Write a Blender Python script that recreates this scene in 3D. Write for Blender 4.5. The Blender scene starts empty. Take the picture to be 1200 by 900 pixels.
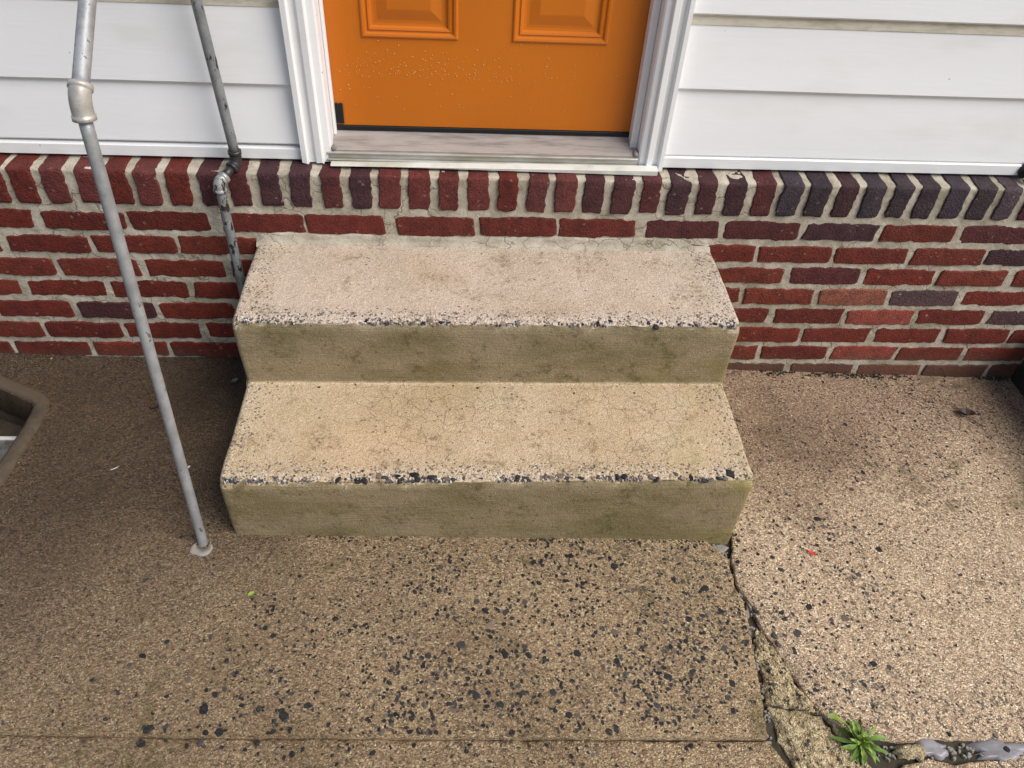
import bpy, math, random
import numpy as np
from mathutils import Matrix, Vector
from mathutils.geometry import delaunay_2d_cdt

# ------------------------------------------------------------------ camera, sky, sun, exposure
scene = bpy.context.scene
COL = scene.collection
cam_data = bpy.data.cameras.new('camera')
cam = bpy.data.objects.new('camera', cam_data)
COL.objects.link(cam)
_R = Vector((0.99771541, -0.04644676, 0.04905769))
_U = Vector((-0.00324039, 0.69242917, 0.72147858))
_F = Vector((0.06747932, 0.71998927, -0.69069675))
cam.matrix_world = Matrix(((_R.x, _U.x, -_F.x, -0.24670), (_R.y, _U.y, -_F.y, -1.67741), (_R.z, _U.z, -_F.z, 1.54686), (0, 0, 0, 1)))
cam_data.sensor_width = 36.0
cam_data.lens = 913.657 / 1200 * 36.0
cam_data.clip_start = 0.05
cam_data.clip_end = 500
scene.camera = cam

SUN_EL, SUN_DIR = math.radians(47), (0.84, -0.54)          # soft light from the open side, right and behind the viewer
world = bpy.data.worlds.new('World')
scene.world = world
world.use_nodes = True
wn = world.node_tree
sky = wn.nodes.new('ShaderNodeTexSky')
sky.sky_type = 'NISHITA'
sky.sun_disc = False
sky.sun_elevation = SUN_EL
sky.sun_rotation = math.atan2(SUN_DIR[0], SUN_DIR[1])
sky.air_density = 1.0
sky.dust_density = 2.0
sky.ozone_density = 0.6
wn.links.new(sky.outputs[0], wn.nodes['Background'].inputs[0])
wn.nodes['Background'].inputs[1].default_value = 0.056
sun_data = bpy.data.lights.new('sun', 'SUN')
sun_data.energy = 1.5
sun_data.angle = math.radians(40)
sun_data.color = (1.0, 0.965, 0.92)
sun = bpy.data.objects.new('sun', sun_data)
COL.objects.link(sun)
_d = Vector((SUN_DIR[0] * math.cos(SUN_EL), SUN_DIR[1] * math.cos(SUN_EL), math.sin(SUN_EL)))
sun.rotation_euler = _d.to_track_quat('Z', 'Y').to_euler()
sun.location = _d * 8
scene.view_settings.view_transform = 'Standard'
scene.view_settings.look = 'None'
scene.view_settings.gamma = 1.0
scene.view_settings.use_curve_mapping = False
scene.view_settings.exposure = 1.16
scene.cycles.max_bounces = 5
scene.cycles.diffuse_bounces = 3
scene.cycles.glossy_bounces = 2
scene.cycles.transmission_bounces = 3
scene.cycles.caustics_reflective = False
scene.cycles.caustics_refractive = False

# ------------------------------------------------------------------ helpers
RNG = random.Random(7)
NPR = np.random.RandomState(11)


def _hash(ix, iy, iz, seed):
    h = (ix * 374761393 + iy * 668265263 + iz * 2147483647 + seed * 1274126177) & 0xFFFFFFFF
    h = ((h ^ (h >> 13)) * 1274126177) & 0xFFFFFFFF
    h = (h ^ (h >> 16)) & 0xFFFFFFFF
    return h / 4294967295.0


def vnoise(x, y, z=0.0, seed=0):
    """value noise in -1..1, arrays in, arrays out"""
    x, y, z = np.broadcast_arrays(np.asarray(x, float), np.asarray(y, float), np.asarray(z, float))
    fx, fy, fz = np.floor(x), np.floor(y), np.floor(z)
    ix, iy, iz = fx.astype(np.int64) + 5000, fy.astype(np.int64) + 5000, fz.astype(np.int64) + 5000
    tx, ty, tz = x - fx, y - fy, z - fz
    tx, ty, tz = tx * tx * (3 - 2 * tx), ty * ty * (3 - 2 * ty), tz * tz * (3 - 2 * tz)
    r = 0
    for a in (0, 1):
        for b in (0, 1):
            for c in (0, 1):
                w = (tx if a else 1 - tx) * (ty if b else 1 - ty) * (tz if c else 1 - tz)
                r = r + w * _hash(ix + a, iy + b, iz + c, seed)
    return r * 2 - 1


def fbm(x, y, z=0.0, seed=0, octs=3):
    r, a, f, t = 0, 1.0, 1.0, 0.0
    for o in range(octs):
        r = r + a * vnoise(np.asarray(x) * f, np.asarray(y) * f, np.asarray(z) * f, seed + o * 17)
        t += a
        a *= 0.5
        f *= 2.03
    return r / t


def sstep(a, b, x):
    t = np.clip((np.asarray(x, float) - a) / (b - a), 0, 1)
    return t * t * (3 - 2 * t)


def mesh(name, verts, faces, mat, smooth=False):
    me = bpy.data.meshes.new(name)
    me.from_pydata([tuple(map(float, v)) for v in verts], [], [tuple(map(int, f)) for f in faces])
    if mat is not None:
        me.materials.append(mat)
    if smooth:
        me.polygons.foreach_set('use_smooth', [True] * len(me.polygons))
    me.update()
    return me


def link(name, me, parent=None, loc=None):
    o = bpy.data.objects.new(name, me)
    COL.objects.link(o)
    if parent is not None:
        o.parent = parent
    if loc is not None:
        o.location = loc
    return o


def obj(name, verts, faces, mat, parent=None, smooth=False):
    return link(name, mesh(name, verts, faces, mat, smooth), parent)


def tag(o, label=None, cat=None, group=None, kind=None):
    for k, v in (('label', label), ('category', cat), ('group', group), ('kind', kind)):
        if v:
            o[k] = v
    return o


def empty(name, loc=(0, 0, 0)):
    o = bpy.data.objects.new(name, None)
    COL.objects.link(o)
    o.location = loc
    return o


def grid_faces(nr, nc, flip=False, close=False):
    f = []
    for r in range(nr - 1):
        for c in range(nc if close else nc - 1):
            d = (c + 1) % nc
            q = (r * nc + c, r * nc + d, (r + 1) * nc + d, (r + 1) * nc + c)
            f.append(q[::-1] if flip else q)
    return f


def box(x0, x1, y0, y1, z0, z1, b=0.0):
    """box with chamfered edges, as verts and faces"""
    if b <= 0:
        v = [(x, y, z) for x in (x0, x1) for y in (y0, y1) for z in (z0, z1)]
        return v, [(0, 1, 3, 2), (4, 6, 7, 5), (0, 4, 5, 1), (2, 3, 7, 6), (0, 2, 6, 4), (1, 5, 7, 3)]
    v, f, idx = [], [], {}
    for i, x in enumerate((x0, x1)):
        for j, y in enumerate((y0, y1)):
            for k, z in enumerate((z0, z1)):
                sx, sy, sz = (b, -b)[i], (b, -b)[j], (b, -b)[k]
                for a, q in enumerate(((x, y + sy, z + sz), (x + sx, y, z + sz), (x + sx, y + sy, z))):
                    idx[i, j, k, a] = len(v)
                    v.append(q)
    for i in (0, 1):
        f.append([idx[i, j, k, 0] for j, k in ((0, 0), (0, 1), (1, 1), (1, 0))][::1 if i == 0 else -1])
        f.append([idx[j, i, k, 1] for j, k in ((0, 0), (1, 0), (1, 1), (0, 1))][::1 if i == 0 else -1])
        f.append([idx[j, k, i, 2] for j, k in ((0, 0), (0, 1), (1, 1), (1, 0))][::1 if i == 0 else -1])
    for a in (0, 1):
        for c in (0, 1):
            f.append((idx[0, a, c, 1], idx[1, a, c, 1], idx[1, a, c, 2], idx[0, a, c, 2]))
            f.append((idx[a, 0, c, 0], idx[a, 1, c, 0], idx[a, 1, c, 2], idx[a, 0, c, 2]))
            f.append((idx[a, c, 0, 0], idx[a, c, 1, 0], idx[a, c, 1, 1], idx[a, c, 0, 1]))
    for i in (0, 1):
        for j in (0, 1):
            for k in (0, 1):
                f.append((idx[i, j, k, 0], idx[i, j, k, 1], idx[i, j, k, 2]))
    return v, f


def tube(pts, rad, seg=20, cap=True):
    """tube through points; rad is a number or one radius per point"""
    pts = [Vector(p) for p in pts]
    rad = [rad] * len(pts) if isinstance(rad, (int, float)) else rad
    v, n = [], len(pts)
    up = None
    for i, p in enumerate(pts):
        t = (pts[min(i + 1, n - 1)] - pts[max(i - 1, 0)])
        if i > 0 and i < n - 1:
            t = (pts[i + 1] - p).normalized() + (p - pts[i - 1]).normalized() if (pts[i + 1] - p).length > 1e-7 and (p - pts[i - 1]).length > 1e-7 else t
        t.normalize()
        if up is None:
            up = t.orthogonal().normalized()
        a = (up - t * up.dot(t)).normalized()
        up = a
        b = t.cross(a)
        for s in range(seg):
            w = 2 * math.pi * s / seg
            v.append(p + (a * math.cos(w) + b * math.sin(w)) * rad[i])
    f = grid_faces(n, seg, close=True)
    if cap:
        f.append(list(range(seg))[::-1])
        f.append([(n - 1) * seg + s for s in range(seg)])
    return v, f


def arc(p0, c, p1, n=8):
    """quadratic bend between two points"""
    p0, c, p1 = Vector(p0), Vector(c), Vector(p1)
    return [p0 * (1 - t) ** 2 + c * 2 * t * (1 - t) + p1 * t * t for t in [i / n for i in range(n + 1)]]


# ------------------------------------------------------------------ materials
class NB:
    def __init__(self, name):
        self.m = bpy.data.materials.new(name)
        self.m.use_nodes = True
        self.t = self.m.node_tree
        self.b = self.t.nodes['Principled BSDF']
        self.co = None

    def n(self, typ, ins=None, **props):
        nd = self.t.nodes.new('ShaderNode' + typ)
        for k, v in props.items():
            setattr(nd, k, v)
        for k, v in (ins or {}).items():
            self.put(nd.inputs[k], v)
        return nd

    def put(self, sock, v):
        if isinstance(v, bpy.types.NodeSocket):
            self.t.links.new(v, sock)
        elif isinstance(v, (tuple, list)) and len(v) == 3 and sock.type == 'RGBA':
            sock.default_value = (*v, 1)
        else:
            sock.default_value = v

    def coord(self, kind='Object'):
        return self.n('TexCoord').outputs[kind]

    def pos(self):
        return self.n('NewGeometry').outputs['Position']

    dims = '3D'

    def noise(self, vec, scale, detail=4, rough=0.55, dist=0.0):
        return self.n('TexNoise', {'Vector': vec, 'Scale': scale, 'Detail': min(detail, 3), 'Roughness': rough, 'Distortion': dist}, noise_dimensions=self.dims).outputs['Fac']

    def voro(self, vec, scale, feature='F1', out='Distance', rnd=1.0):
        return self.n('TexVoronoi', {'Vector': vec, 'Scale': scale, 'Randomness': rnd}, feature=feature, voronoi_dimensions=self.dims).outputs[out]

    def math(self, op, a, b=0.5, clamp=False):
        return self.n('Math', {0: a, 1: b}, operation=op, use_clamp=clamp).outputs[0]

    def rng(self, v, a, b, c=0.0, d=1.0, smooth=True):
        return self.n('MapRange', {'Value': v, 'From Min': a, 'From Max': b, 'To Min': c, 'To Max': d},
                      interpolation_type='SMOOTHSTEP' if smooth else 'LINEAR').outputs[0]

    def mix(self, f, a, b, mode='MIX'):
        nd = self.n('Mix', data_type='RGBA', blend_type=mode)
        self.put(nd.inputs[0], f)
        self.put(nd.inputs[6], a)
        self.put(nd.inputs[7], b)
        return nd.outputs[2]

    def ramp(self, f, stops, interp='LINEAR'):
        nd = self.n('ValToRGB', {0: f})
        cr = nd.color_ramp
        cr.interpolation = interp
        while len(cr.elements) < len(stops):
            cr.elements.new(0.5)
        for e, (p, c) in zip(cr.elements, stops):
            e.position = p
            e.color = (*c, 1)
        return nd.outputs[0]

    def sep(self, v):
        nd = self.n('SeparateXYZ', {0: v})
        return nd.outputs

    def bump(self, h, strength=0.5, dist=0.01, normal=None):
        ins = {'Height': h, 'Strength': strength, 'Distance': dist}
        if normal is not None:
            ins['Normal'] = normal
        return self.n('Bump', ins).outputs[0]

    def out(self, color, rough=0.6, normal=None, metal=0.0, spec=0.5, coat=0.0):
        self.put(self.b.inputs['Base Color'], color)
        self.put(self.b.inputs['Roughness'], rough)
        self.put(self.b.inputs['Metallic'], metal)
        self.put(self.b.inputs['Specular IOR Level'], spec)
        if coat:
            self.put(self.b.inputs['Coat Weight'], coat)
            self.put(self.b.inputs['Coat Roughness'], 0.15)
        if normal is not None:
            self.put(self.b.inputs['Normal'], normal)
        return self.m


def mat_ground(name, warm=1.0, bright=1.0, rough_patch=False):
    b = NB(name)
    b.dims = '2D'
    p = b.pos()
    x, y, z = b.sep(p)
    p = b.n('CombineXYZ', {0: b.math('ADD', x, b.math('MULTIPLY', z, 0.4)), 1: b.math('ADD', y, z), 2: 0.0}).outputs[0]
    warp = b.n('VectorMath', {0: p, 1: b.n('VectorMath', {0: b.n('TexNoise', {'Vector': p, 'Scale': 160.0, 'Detail': 0.0}, noise_dimensions='2D').outputs['Color'], 'Scale': 0.0025}, operation='SCALE').outputs[0]}, operation='ADD').outputs[0]
    grain = b.sep(b.voro(warp, 390.0, out='Color'))
    big = b.voro(warp, 200.0, out='Color')
    bigs = b.sep(big)
    c = b.ramp(grain[0], [(0.0, (0.035, 0.024, 0.016)), (0.16, (0.13, 0.088, 0.056)), (0.36, (0.36, 0.25, 0.165)), (0.7, (0.50, 0.365, 0.255)), (0.88, (0.66, 0.53, 0.39)), (1.0, (0.95, 0.88, 0.74))])
    c2 = b.ramp(bigs[0], [(0.0, (0.045, 0.035, 0.03)), (0.14, (0.13, 0.092, 0.066)), (0.35, (0.42, 0.30, 0.20)), (0.75, (0.50, 0.36, 0.25)), (1.0, (0.66, 0.53, 0.39))])
    c = b.mix(0.36, c, c2)
    spark = b.rng(grain[2], 0.90, 0.97)
    c = b.mix(b.math('MULTIPLY', spark, 0.7), c, (0.92, 0.80, 0.60))
    # scattered dark grit, in drifts
    drift = b.noise(p, 3.2, 3)
    grit = b.math('MULTIPLY', b.rng(bigs[1], 0.86, 0.90), b.math('MULTIPLY', b.rng(drift, 0.40, 0.62), b.rng(x, -0.9, 0.1)))
    c = b.mix(b.math('MULTIPLY', grit, 0.85), c, (0.045, 0.045, 0.05))
    # pale fines worn clean on the walked side, brown silt towards the left
    silt = b.rng(b.math('ADD', x, b.math('MULTIPLY', b.math('SUBTRACT', b.noise(p, 2.1, 5), 0.5), 1.1)), 0.35, -1.0)
    c = b.mix(b.math('MULTIPLY', silt, 0.75), c, b.mix(0.55, c, (0.13, 0.085, 0.042), 'MULTIPLY'))
    film = b.rng(b.noise(p, 1.7, 6, 0.65), 0.45, 0.75)
    c = b.mix(b.math('MULTIPLY', film, 0.50), c, (0.13, 0.085, 0.036))
    moss = b.math('MULTIPLY', b.rng(b.noise(p, 9.0, 5, 0.7), 0.55, 0.75), b.rng(b.noise(p, 2.6, 2), 0.46, 0.62))
    c = b.mix(b.math('MULTIPLY', moss, 0.62), c, (0.095, 0.085, 0.018))
    # damp, dirty corner left of the steps
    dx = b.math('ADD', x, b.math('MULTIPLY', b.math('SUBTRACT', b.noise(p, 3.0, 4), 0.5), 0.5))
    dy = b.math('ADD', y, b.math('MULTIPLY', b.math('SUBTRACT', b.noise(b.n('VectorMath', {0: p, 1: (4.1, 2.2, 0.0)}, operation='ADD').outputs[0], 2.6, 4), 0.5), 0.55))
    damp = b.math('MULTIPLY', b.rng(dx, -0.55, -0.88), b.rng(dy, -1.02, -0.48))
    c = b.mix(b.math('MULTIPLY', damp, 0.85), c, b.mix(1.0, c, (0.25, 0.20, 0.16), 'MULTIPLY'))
    wall_tone = b.math('MULTIPLY', b.rng(b.math('ADD', dy, b.math('MULTIPLY', dx, -0.25)), -0.78, -0.38), b.rng(dx, 0.1, 0.35))  # darker brown tone towards the wall, right of the steps
    c = b.mix(b.math('MULTIPLY', wall_tone, 0.75), c, b.mix(1.0, c, (0.52, 0.455, 0.44), 'MULTIPLY'))
    if rough_patch:
        c = b.mix(0.5, c, b.ramp(b.noise(p, 90.0, 4), [(0.3, (0.10, 0.085, 0.04)), (0.45, (0.42, 0.36, 0.20)), (0.68, (0.80, 0.72, 0.52))]))
    c = b.mix(1.0, c, (bright, bright * (1 - 0.02 * warm), bright * (1 - 0.075 * warm)), 'MULTIPLY')
    h = b.math('ADD', b.math('MULTIPLY', b.voro(warp, 390.0), -0.7), b.math('ADD', b.math('MULTIPLY', b.voro(warp, 200.0), -0.55), b.math('MULTIPLY', b.noise(p, 55.0, 4, 0.65), 1.5 if not rough_patch else 4.0)))
    nrm = b.bump(h, 0.9, 0.0042 if not rough_patch else 0.006)
    wet = b.rng(b.noise(p, 2.4, 4), 0.35, 0.68, 0.20, 0.46)
    wet = b.math('ADD', wet, b.math('MULTIPLY', grain[1], 0.14))
    return b.out(c, wet, nrm, spec=0.55)


def mat_step():
    b = NB('step_concrete')
    p = b.pos()
    x, y, z = b.sep(p)
    nz = b.sep(b.n('NewGeometry').outputs['True Normal'])[2]
    riser = b.rng(nz, 0.75, 0.45)
    lower = b.rng(z, 0.34, 0.30)
    g1 = b.sep(b.voro(p, 520.0, out='Color'))
    fine = b.ramp(g1[0], [(0.0, (0.26, 0.20, 0.145)), (0.08, (0.45, 0.36, 0.27)), (0.5, (0.56, 0.455, 0.35)), (0.93, (0.64, 0.54, 0.435)), (1.0, (0.78, 0.71, 0.61))])
    tan = b.ramp(g1[0], [(0.0, (0.26, 0.17, 0.09)), (0.08, (0.45, 0.32, 0.18)), (0.5, (0.55, 0.425, 0.275)), (0.93, (0.62, 0.50, 0.345)), (1.0, (0.74, 0.64, 0.48))])
    c = b.mix(lower, fine, tan)
    blot = b.noise(p, 5.0, 5, 0.6)
    c = b.mix(b.math('MULTIPLY', b.rng(blot, 0.42, 0.75), 0.5), c, b.mix(1.0, c, (0.70, 0.64, 0.50), 'MULTIPLY'))
    pink = b.rng(b.noise(p, 3.1, 3), 0.5, 0.7)
    c = b.mix(b.math('MULTIPLY', pink, 0.35), c, b.mix(1.0, c, (1.08, 0.94, 0.84), 'MULTIPLY'))
    # algae film on the upright faces, blotchy
    al = b.noise(b.n('VectorMath', {0: p, 1: (1.0, 1.0, 2.2)}, operation='MULTIPLY').outputs[0], 4.5, 6, 0.65)
    algae = b.mix(b.rng(al, 0.36, 0.66), (0.225, 0.175, 0.10), (0.135, 0.110, 0.045))
    algae = b.mix(b.math('MULTIPLY', b.rng(g1[1], 0.45, 1.0), 0.6), algae, b.mix(1.0, algae, (1.9, 1.85, 1.9), 'MULTIPLY'))
    c = b.mix(b.math('MULTIPLY', riser, 0.88), c, algae)
    grime = b.math('MULTIPLY', b.rng(b.noise(p, 13.0, 3, 0.75), 0.50, 0.68), b.rng(b.noise(p, 75.0, 3, 0.7), 0.38, 0.62))
    c = b.mix(b.math('MULTIPLY', grime, 0.75), c, b.mix(1.0, c, (0.46, 0.41, 0.33), 'MULTIPLY'))
    mossy = b.math('MULTIPLY', b.math('MULTIPLY', b.rng(b.noise(p, 6.5, 3, 0.75), 0.54, 0.70), b.rng(b.noise(p, 110.0, 2, 0.7), 0.36, 0.6)), b.math('MULTIPLY', riser, b.rng(x, -0.9, 0.3, 0.4, 1.3)))
    c = b.mix(b.math('MULTIPLY', mossy, 0.6), c, (0.085, 0.088, 0.018))
    # yellow green growth on the right end of the low tread
    yg = b.math('MULTIPLY', b.rng(x, 0.12, 0.42), b.rng(b.noise(p, 7.0, 5, 0.7), 0.42, 0.66))
    c = b.mix(b.math('MULTIPLY', b.math('MULTIPLY', yg, lower), 0.45), c, (0.33, 0.28, 0.07))
    # dark specks, thickest where the nosing is worn
    d1 = b.math('ABSOLUTE', b.math('ADD', y, 0.300))
    d2 = b.math('ABSOLUTE', b.math('ADD', y, 0.602))
    dn = b.mix(lower, d1, d2)
    side = b.math('MINIMUM', b.math('ABSOLUTE', b.math('SUBTRACT', x, 0.405)), b.math('ABSOLUTE', b.math('ADD', x, 0.752)))
    wornr = b.math('MAXIMUM', b.rng(b.math('ADD', dn, b.math('MULTIPLY', b.noise(p, 14.0, 3), 0.05)), 0.085, 0.03), b.math('MULTIPLY', b.rng(side, 0.10, 0.0), 0.8))
    worn = b.math('MULTIPLY', wornr, b.math('SUBTRACT', 1.0, riser))
    v2 = b.sep(b.voro(p, 230.0, out='Color'))
    thr = b.rng(worn, 0.0, 1.0, 0.996, 0.80, smooth=False)
    spk = b.math('GREATER_THAN', v2[0], thr)
    c = b.mix(b.math('MULTIPLY', spk, 0.75), c, (0.07, 0.06, 0.055))
    wsp = b.math('MULTIPLY', b.math('GREATER_THAN', v2[1], 0.72), b.rng(worn, 0.4, 1.0))
    c = b.mix(b.math('MULTIPLY', wsp, 0.40), c, (0.78, 0.70, 0.62))
    # hairline craze cracks on the low tread
    wp = b.n('VectorMath', {0: p, 1: b.n('VectorMath', {0: b.n('TexNoise', {'Vector': p, 'Scale': 30.0, 'Detail': 3.0}).outputs['Color'], 'Scale': 0.03}, operation='SCALE').outputs[0]}, operation='ADD').outputs[0]
    cr = b.rng(b.voro(wp, 26.0, 'DISTANCE_TO_EDGE'), 0.022, 0.0)
    cm = b.math('MULTIPLY', b.rng(b.noise(p, 4.0, 2), 0.42, 0.6), b.math('MULTIPLY', lower, b.math('SUBTRACT', 1.0, riser)))
    crk = b.math('MULTIPLY', cr, cm)
    c = b.mix(b.math('MULTIPLY', crk, 0.36), c, (0.16, 0.10, 0.055))
    h = b.math('ADD', b.math('MULTIPLY', b.voro(p, 480.0), -0.35), b.math('MULTIPLY', b.noise(p, 90.0, 5, 0.7), 0.9))
    h = b.math('ADD', h, b.math('MULTIPLY', b.math('MULTIPLY', b.noise(p, 230.0, 2), worn), 1.6))
    h = b.math('SUBTRACT', h, b.math('MULTIPLY', crk, 0.5))
    # board-mark streaks on the riser
    st = b.noise(b.n('VectorMath', {0: p, 1: (9.0, 1.0, 260.0)}, operation='MULTIPLY').outputs[0], 1.0, 3)
    h = b.math('ADD', h, b.math('MULTIPLY', b.math('MULTIPLY', st, riser), 0.5))
    return b.out(c, b.rng(blot, 0.3, 0.7, 0.62, 0.80), b.bump(h, 0.85, 0.0032), spec=0.3)


def mat_brick():
    b = NB('fired_brick')
    p = b.pos()
    base = b.n('ObjectInfo').outputs['Color']
    rnd = b.n('ObjectInfo').outputs['Random']
    n1 = b.noise(p, 26.0, 6, 0.7)
    n2 = b.noise(p, 150.0, 3, 0.75)
    c = b.mix(b.rng(n1, 0.35, 0.72), base, b.mix(1.0, base, (0.60, 0.62, 0.72), 'MULTIPLY'))
    c = b.mix(b.math('MULTIPLY', b.rng(n2, 0.55, 0.72), 0.4), c, b.mix(1.0, c, (1.4, 1.35, 1.3), 'MULTIPLY'))
    c = b.mix(b.math('MULTIPLY', b.rng(n2, 0.47, 0.33), 0.75), c, b.mix(1.0, c, (0.35, 0.33, 0.33), 'MULTIPLY'))
    # lime bloom and mortar smears
    sm = b.math('MULTIPLY', b.rng(b.noise(p, 11.0, 6, 0.75), 0.60, 0.74), b.rng(b.noise(p, 120.0, 3, 0.7), 0.40, 0.60))
    c = b.mix(b.math('MULTIPLY', sm, 0.16), c, (0.30, 0.25, 0.21))
    fl = b.math('GREATER_THAN', b.sep(b.voro(p, 170.0, out='Color'))[0], 0.992)
    c = b.mix(b.math('MULTIPLY', fl, 0.25), c, (0.45, 0.32, 0.27))
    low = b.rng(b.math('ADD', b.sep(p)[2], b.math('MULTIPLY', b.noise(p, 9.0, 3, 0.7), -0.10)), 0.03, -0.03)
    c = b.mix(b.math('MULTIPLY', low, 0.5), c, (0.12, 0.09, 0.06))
    h = b.math('ADD', b.math('MULTIPLY', b.noise(p, 190.0, 5, 0.75), 1.0), b.math('MULTIPLY', b.noise(p, 45.0, 3), 0.4))
    rg = b.rng(b.math('ADD', n1, b.math('MULTIPLY', rnd, 0.2)), 0.3, 0.8, 0.50, 0.78)
    return b.out(c, rg, b.bump(h, 1.0, 0.0055), spec=0.35)


def mat_mortar():
    b = NB('mortar')
    p = b.pos()
    x, y, z = b.sep(p)
    n1 = b.noise(p, 14.0, 6, 0.7)
    c = b.ramp(n1, [(0.28, (0.28, 0.24, 0.175)), (0.5, (0.43, 0.38, 0.295)), (0.75, (0.56, 0.515, 0.42))])
    st = b.rng(b.noise(p, 3.0, 5, 0.7), 0.5, 0.72)
    c = b.mix(b.math('MULTIPLY', st, 0.55), c, (0.22, 0.20, 0.125))
    g = b.sep(b.voro(p, 430.0, out='Color'))[0]
    c = b.mix(b.math('MULTIPLY', b.rng(g, 0.8, 1.0), 0.3), c, (0.6, 0.55, 0.47))
    c = b.mix(b.math('MULTIPLY', b.rng(g, 0.12, 0.0), 0.45), c, (0.14, 0.12, 0.09))
    # hairline cracks on the old left joints
    wp = b.n('VectorMath', {0: p, 1: b.n('VectorMath', {0: b.n('TexNoise', {'Vector': p, 'Scale': 22.0, 'Detail': 3.0}).outputs['Color'], 'Scale': 0.05}, operation='SCALE').outputs[0]}, operation='ADD').outputs[0]
    cr = b.math('MULTIPLY', b.rng(b.voro(wp, 13.0, 'DISTANCE_TO_EDGE'), 0.022, 0.0), b.rng(b.noise(p, 2.3, 2), 0.44, 0.55))
    c = b.mix(b.math('MULTIPLY', cr, 0.6), c, (0.09, 0.075, 0.055))
    h = b.math('ADD', b.noise(p, 120.0, 5, 0.75), b.math('MULTIPLY', b.noise(p, 40.0, 4, 0.7), 1.5))
    h = b.math('SUBTRACT', h, b.math('MULTIPLY', cr, 0.8))
    return b.out(c, 0.85, b.bump(h, 0.5, 0.003), spec=0.2)


def mat_vinyl(name, col, dirt=0.5, rough=0.42):
    b = NB(name)
    p = b.pos()
    n = b.noise(b.n('VectorMath', {0: p, 1: (1.0, 1.0, 3.0)}, operation='MULTIPLY').outputs[0], 2.4, 6, 0.65)
    c = b.mix(b.math('MULTIPLY', b.rng(n, 0.48, 0.78), dirt), col, (col[0] * 0.80, col[1] * 0.79, col[2] * 0.73))
    sp = b.math('GREATER_THAN', b.sep(b.voro(p, 60.0, out='Color'))[0], 0.985)
    dot = b.math('MULTIPLY', sp, b.rng(b.voro(p, 60.0), 0.16, 0.06))
    c = b.mix(b.math('MULTIPLY', dot, 0.6), c, (0.16, 0.15, 0.12))
    h = b.math('ADD', b.noise(b.n('VectorMath', {0: p, 1: (12.0, 60.0, 160.0)}, operation='MULTIPLY').outputs[0], 1.0, 4, 0.6), b.math('MULTIPLY', b.noise(p, 5.0, 2), 2.0))
    return b.out(c, b.rng(n, 0.3, 0.7, rough - 0.06, rough + 0.10), b.bump(h, 0.16, 0.0025), spec=0.45)


def mat_grime(name, col, dark, scale=12.0, rough=0.6, amount=0.7, stretch=(1, 1, 1), bump=0.3, metal=0.0, spec=0.4, edge=(0.4, 0.7)):
    b = NB(name)
    p = b.pos()
    q = b.n('VectorMath', {0: p, 1: stretch}, operation='MULTIPLY').outputs[0]
    n = b.noise(q, scale, 6, 0.7)
    c = b.mix(b.math('MULTIPLY', b.rng(n, edge[0], edge[1]), amount), col, dark)
    f = b.noise(q, scale * 9, 3, 0.6)
    c = b.mix(b.math('MULTIPLY', b.rng(f, 0.5, 0.75), 0.25), c, b.mix(1.0, c, (0.6, 0.58, 0.55), 'MULTIPLY'))
    return b.out(c, b.rng(n, 0.3, 0.7, rough - 0.08, rough + 0.12), b.bump(f, bump, 0.002), metal=metal, spec=spec)


def mat_pebble(name='aggregate_stone', pale=False):
    b = NB(name)
    p = b.pos()
    r = b.n('NewGeometry').outputs['Random Per Island']
    o = b.n('ObjectInfo').outputs['Random']
    k = b.math('FRACT', b.math('ADD', r, o))
    if pale:
        c = b.ramp(k, [(0.0, (0.03, 0.033, 0.042)), (0.45, (0.10, 0.11, 0.13)), (0.62, (0.20, 0.20, 0.215)), (0.72, (0.40, 0.27, 0.17)), (0.85, (0.60, 0.50, 0.38)), (1.0, (0.75, 0.72, 0.68))])
    else:
        c = b.ramp(k, [(0.0, (0.010, 0.010, 0.011)), (0.55, (0.022, 0.022, 0.023)), (0.76, (0.060, 0.057, 0.053)), (0.90, (0.14, 0.11, 0.08)), (1.0, (0.34, 0.22, 0.14))])
    n = b.noise(p, 320.0, 3, 0.7)
    c = b.mix(b.math('MULTIPLY', b.rng(n, 0.5, 0.72), 0.4), c, b.mix(0.5, c, (0.30, 0.26, 0.21)))
    return b.out(c, 0.5, b.bump(n, 0.35, 0.0012), spec=0.25)


def mat_plain(name, col, rough=0.5, metal=0.0, spec=0.5, var=0.25, scale=30.0):
    b = NB(name)
    p = b.pos()
    n = b.noise(p, scale, 4, 0.6)
    c = b.mix(b.rng(n, 0.35, 0.7), col, tuple(v * (1 - var) for v in col))
    return b.out(c, rough, b.bump(b.noise(p, scale * 5, 3), 0.2, 0.001), metal=metal, spec=spec)


def mat_pipe(name, col, chip, chips):
    b = NB(name)
    p = b.pos()
    q = b.n('VectorMath', {0: p, 1: (1.0, 1.0, 0.45)}, operation='MULTIPLY').outputs[0]
    n = b.noise(q, 62.0, 5, 0.7)
    m = b.noise(p, 9.0, 3)
    c = b.mix(b.rng(b.noise(p, 25.0, 5, 0.65), 0.35, 0.7), col, tuple(v * 0.72 for v in col))
    sp = b.noise(p, 420.0, 3, 0.7)
    c = b.mix(b.math('MULTIPLY', b.rng(sp, 0.58, 0.68), 0.55), c, tuple(v * 0.35 for v in col))
    k = b.rng(b.math('ADD', n, b.math('MULTIPLY', m, 0.22)), chips, chips + 0.03)
    c = b.mix(b.math('MULTIPLY', k, 0.95), c, chip)
    h = b.math('SUBTRACT', b.math('MULTIPLY', b.noise(p, 140.0, 3), 0.5), b.math('MULTIPLY', k, 0.6))
    return b.out(c, b.rng(m, 0.3, 0.7, 0.38, 0.55), b.bump(h, 0.35, 0.0015), metal=0.35, spec=0.5)


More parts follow.
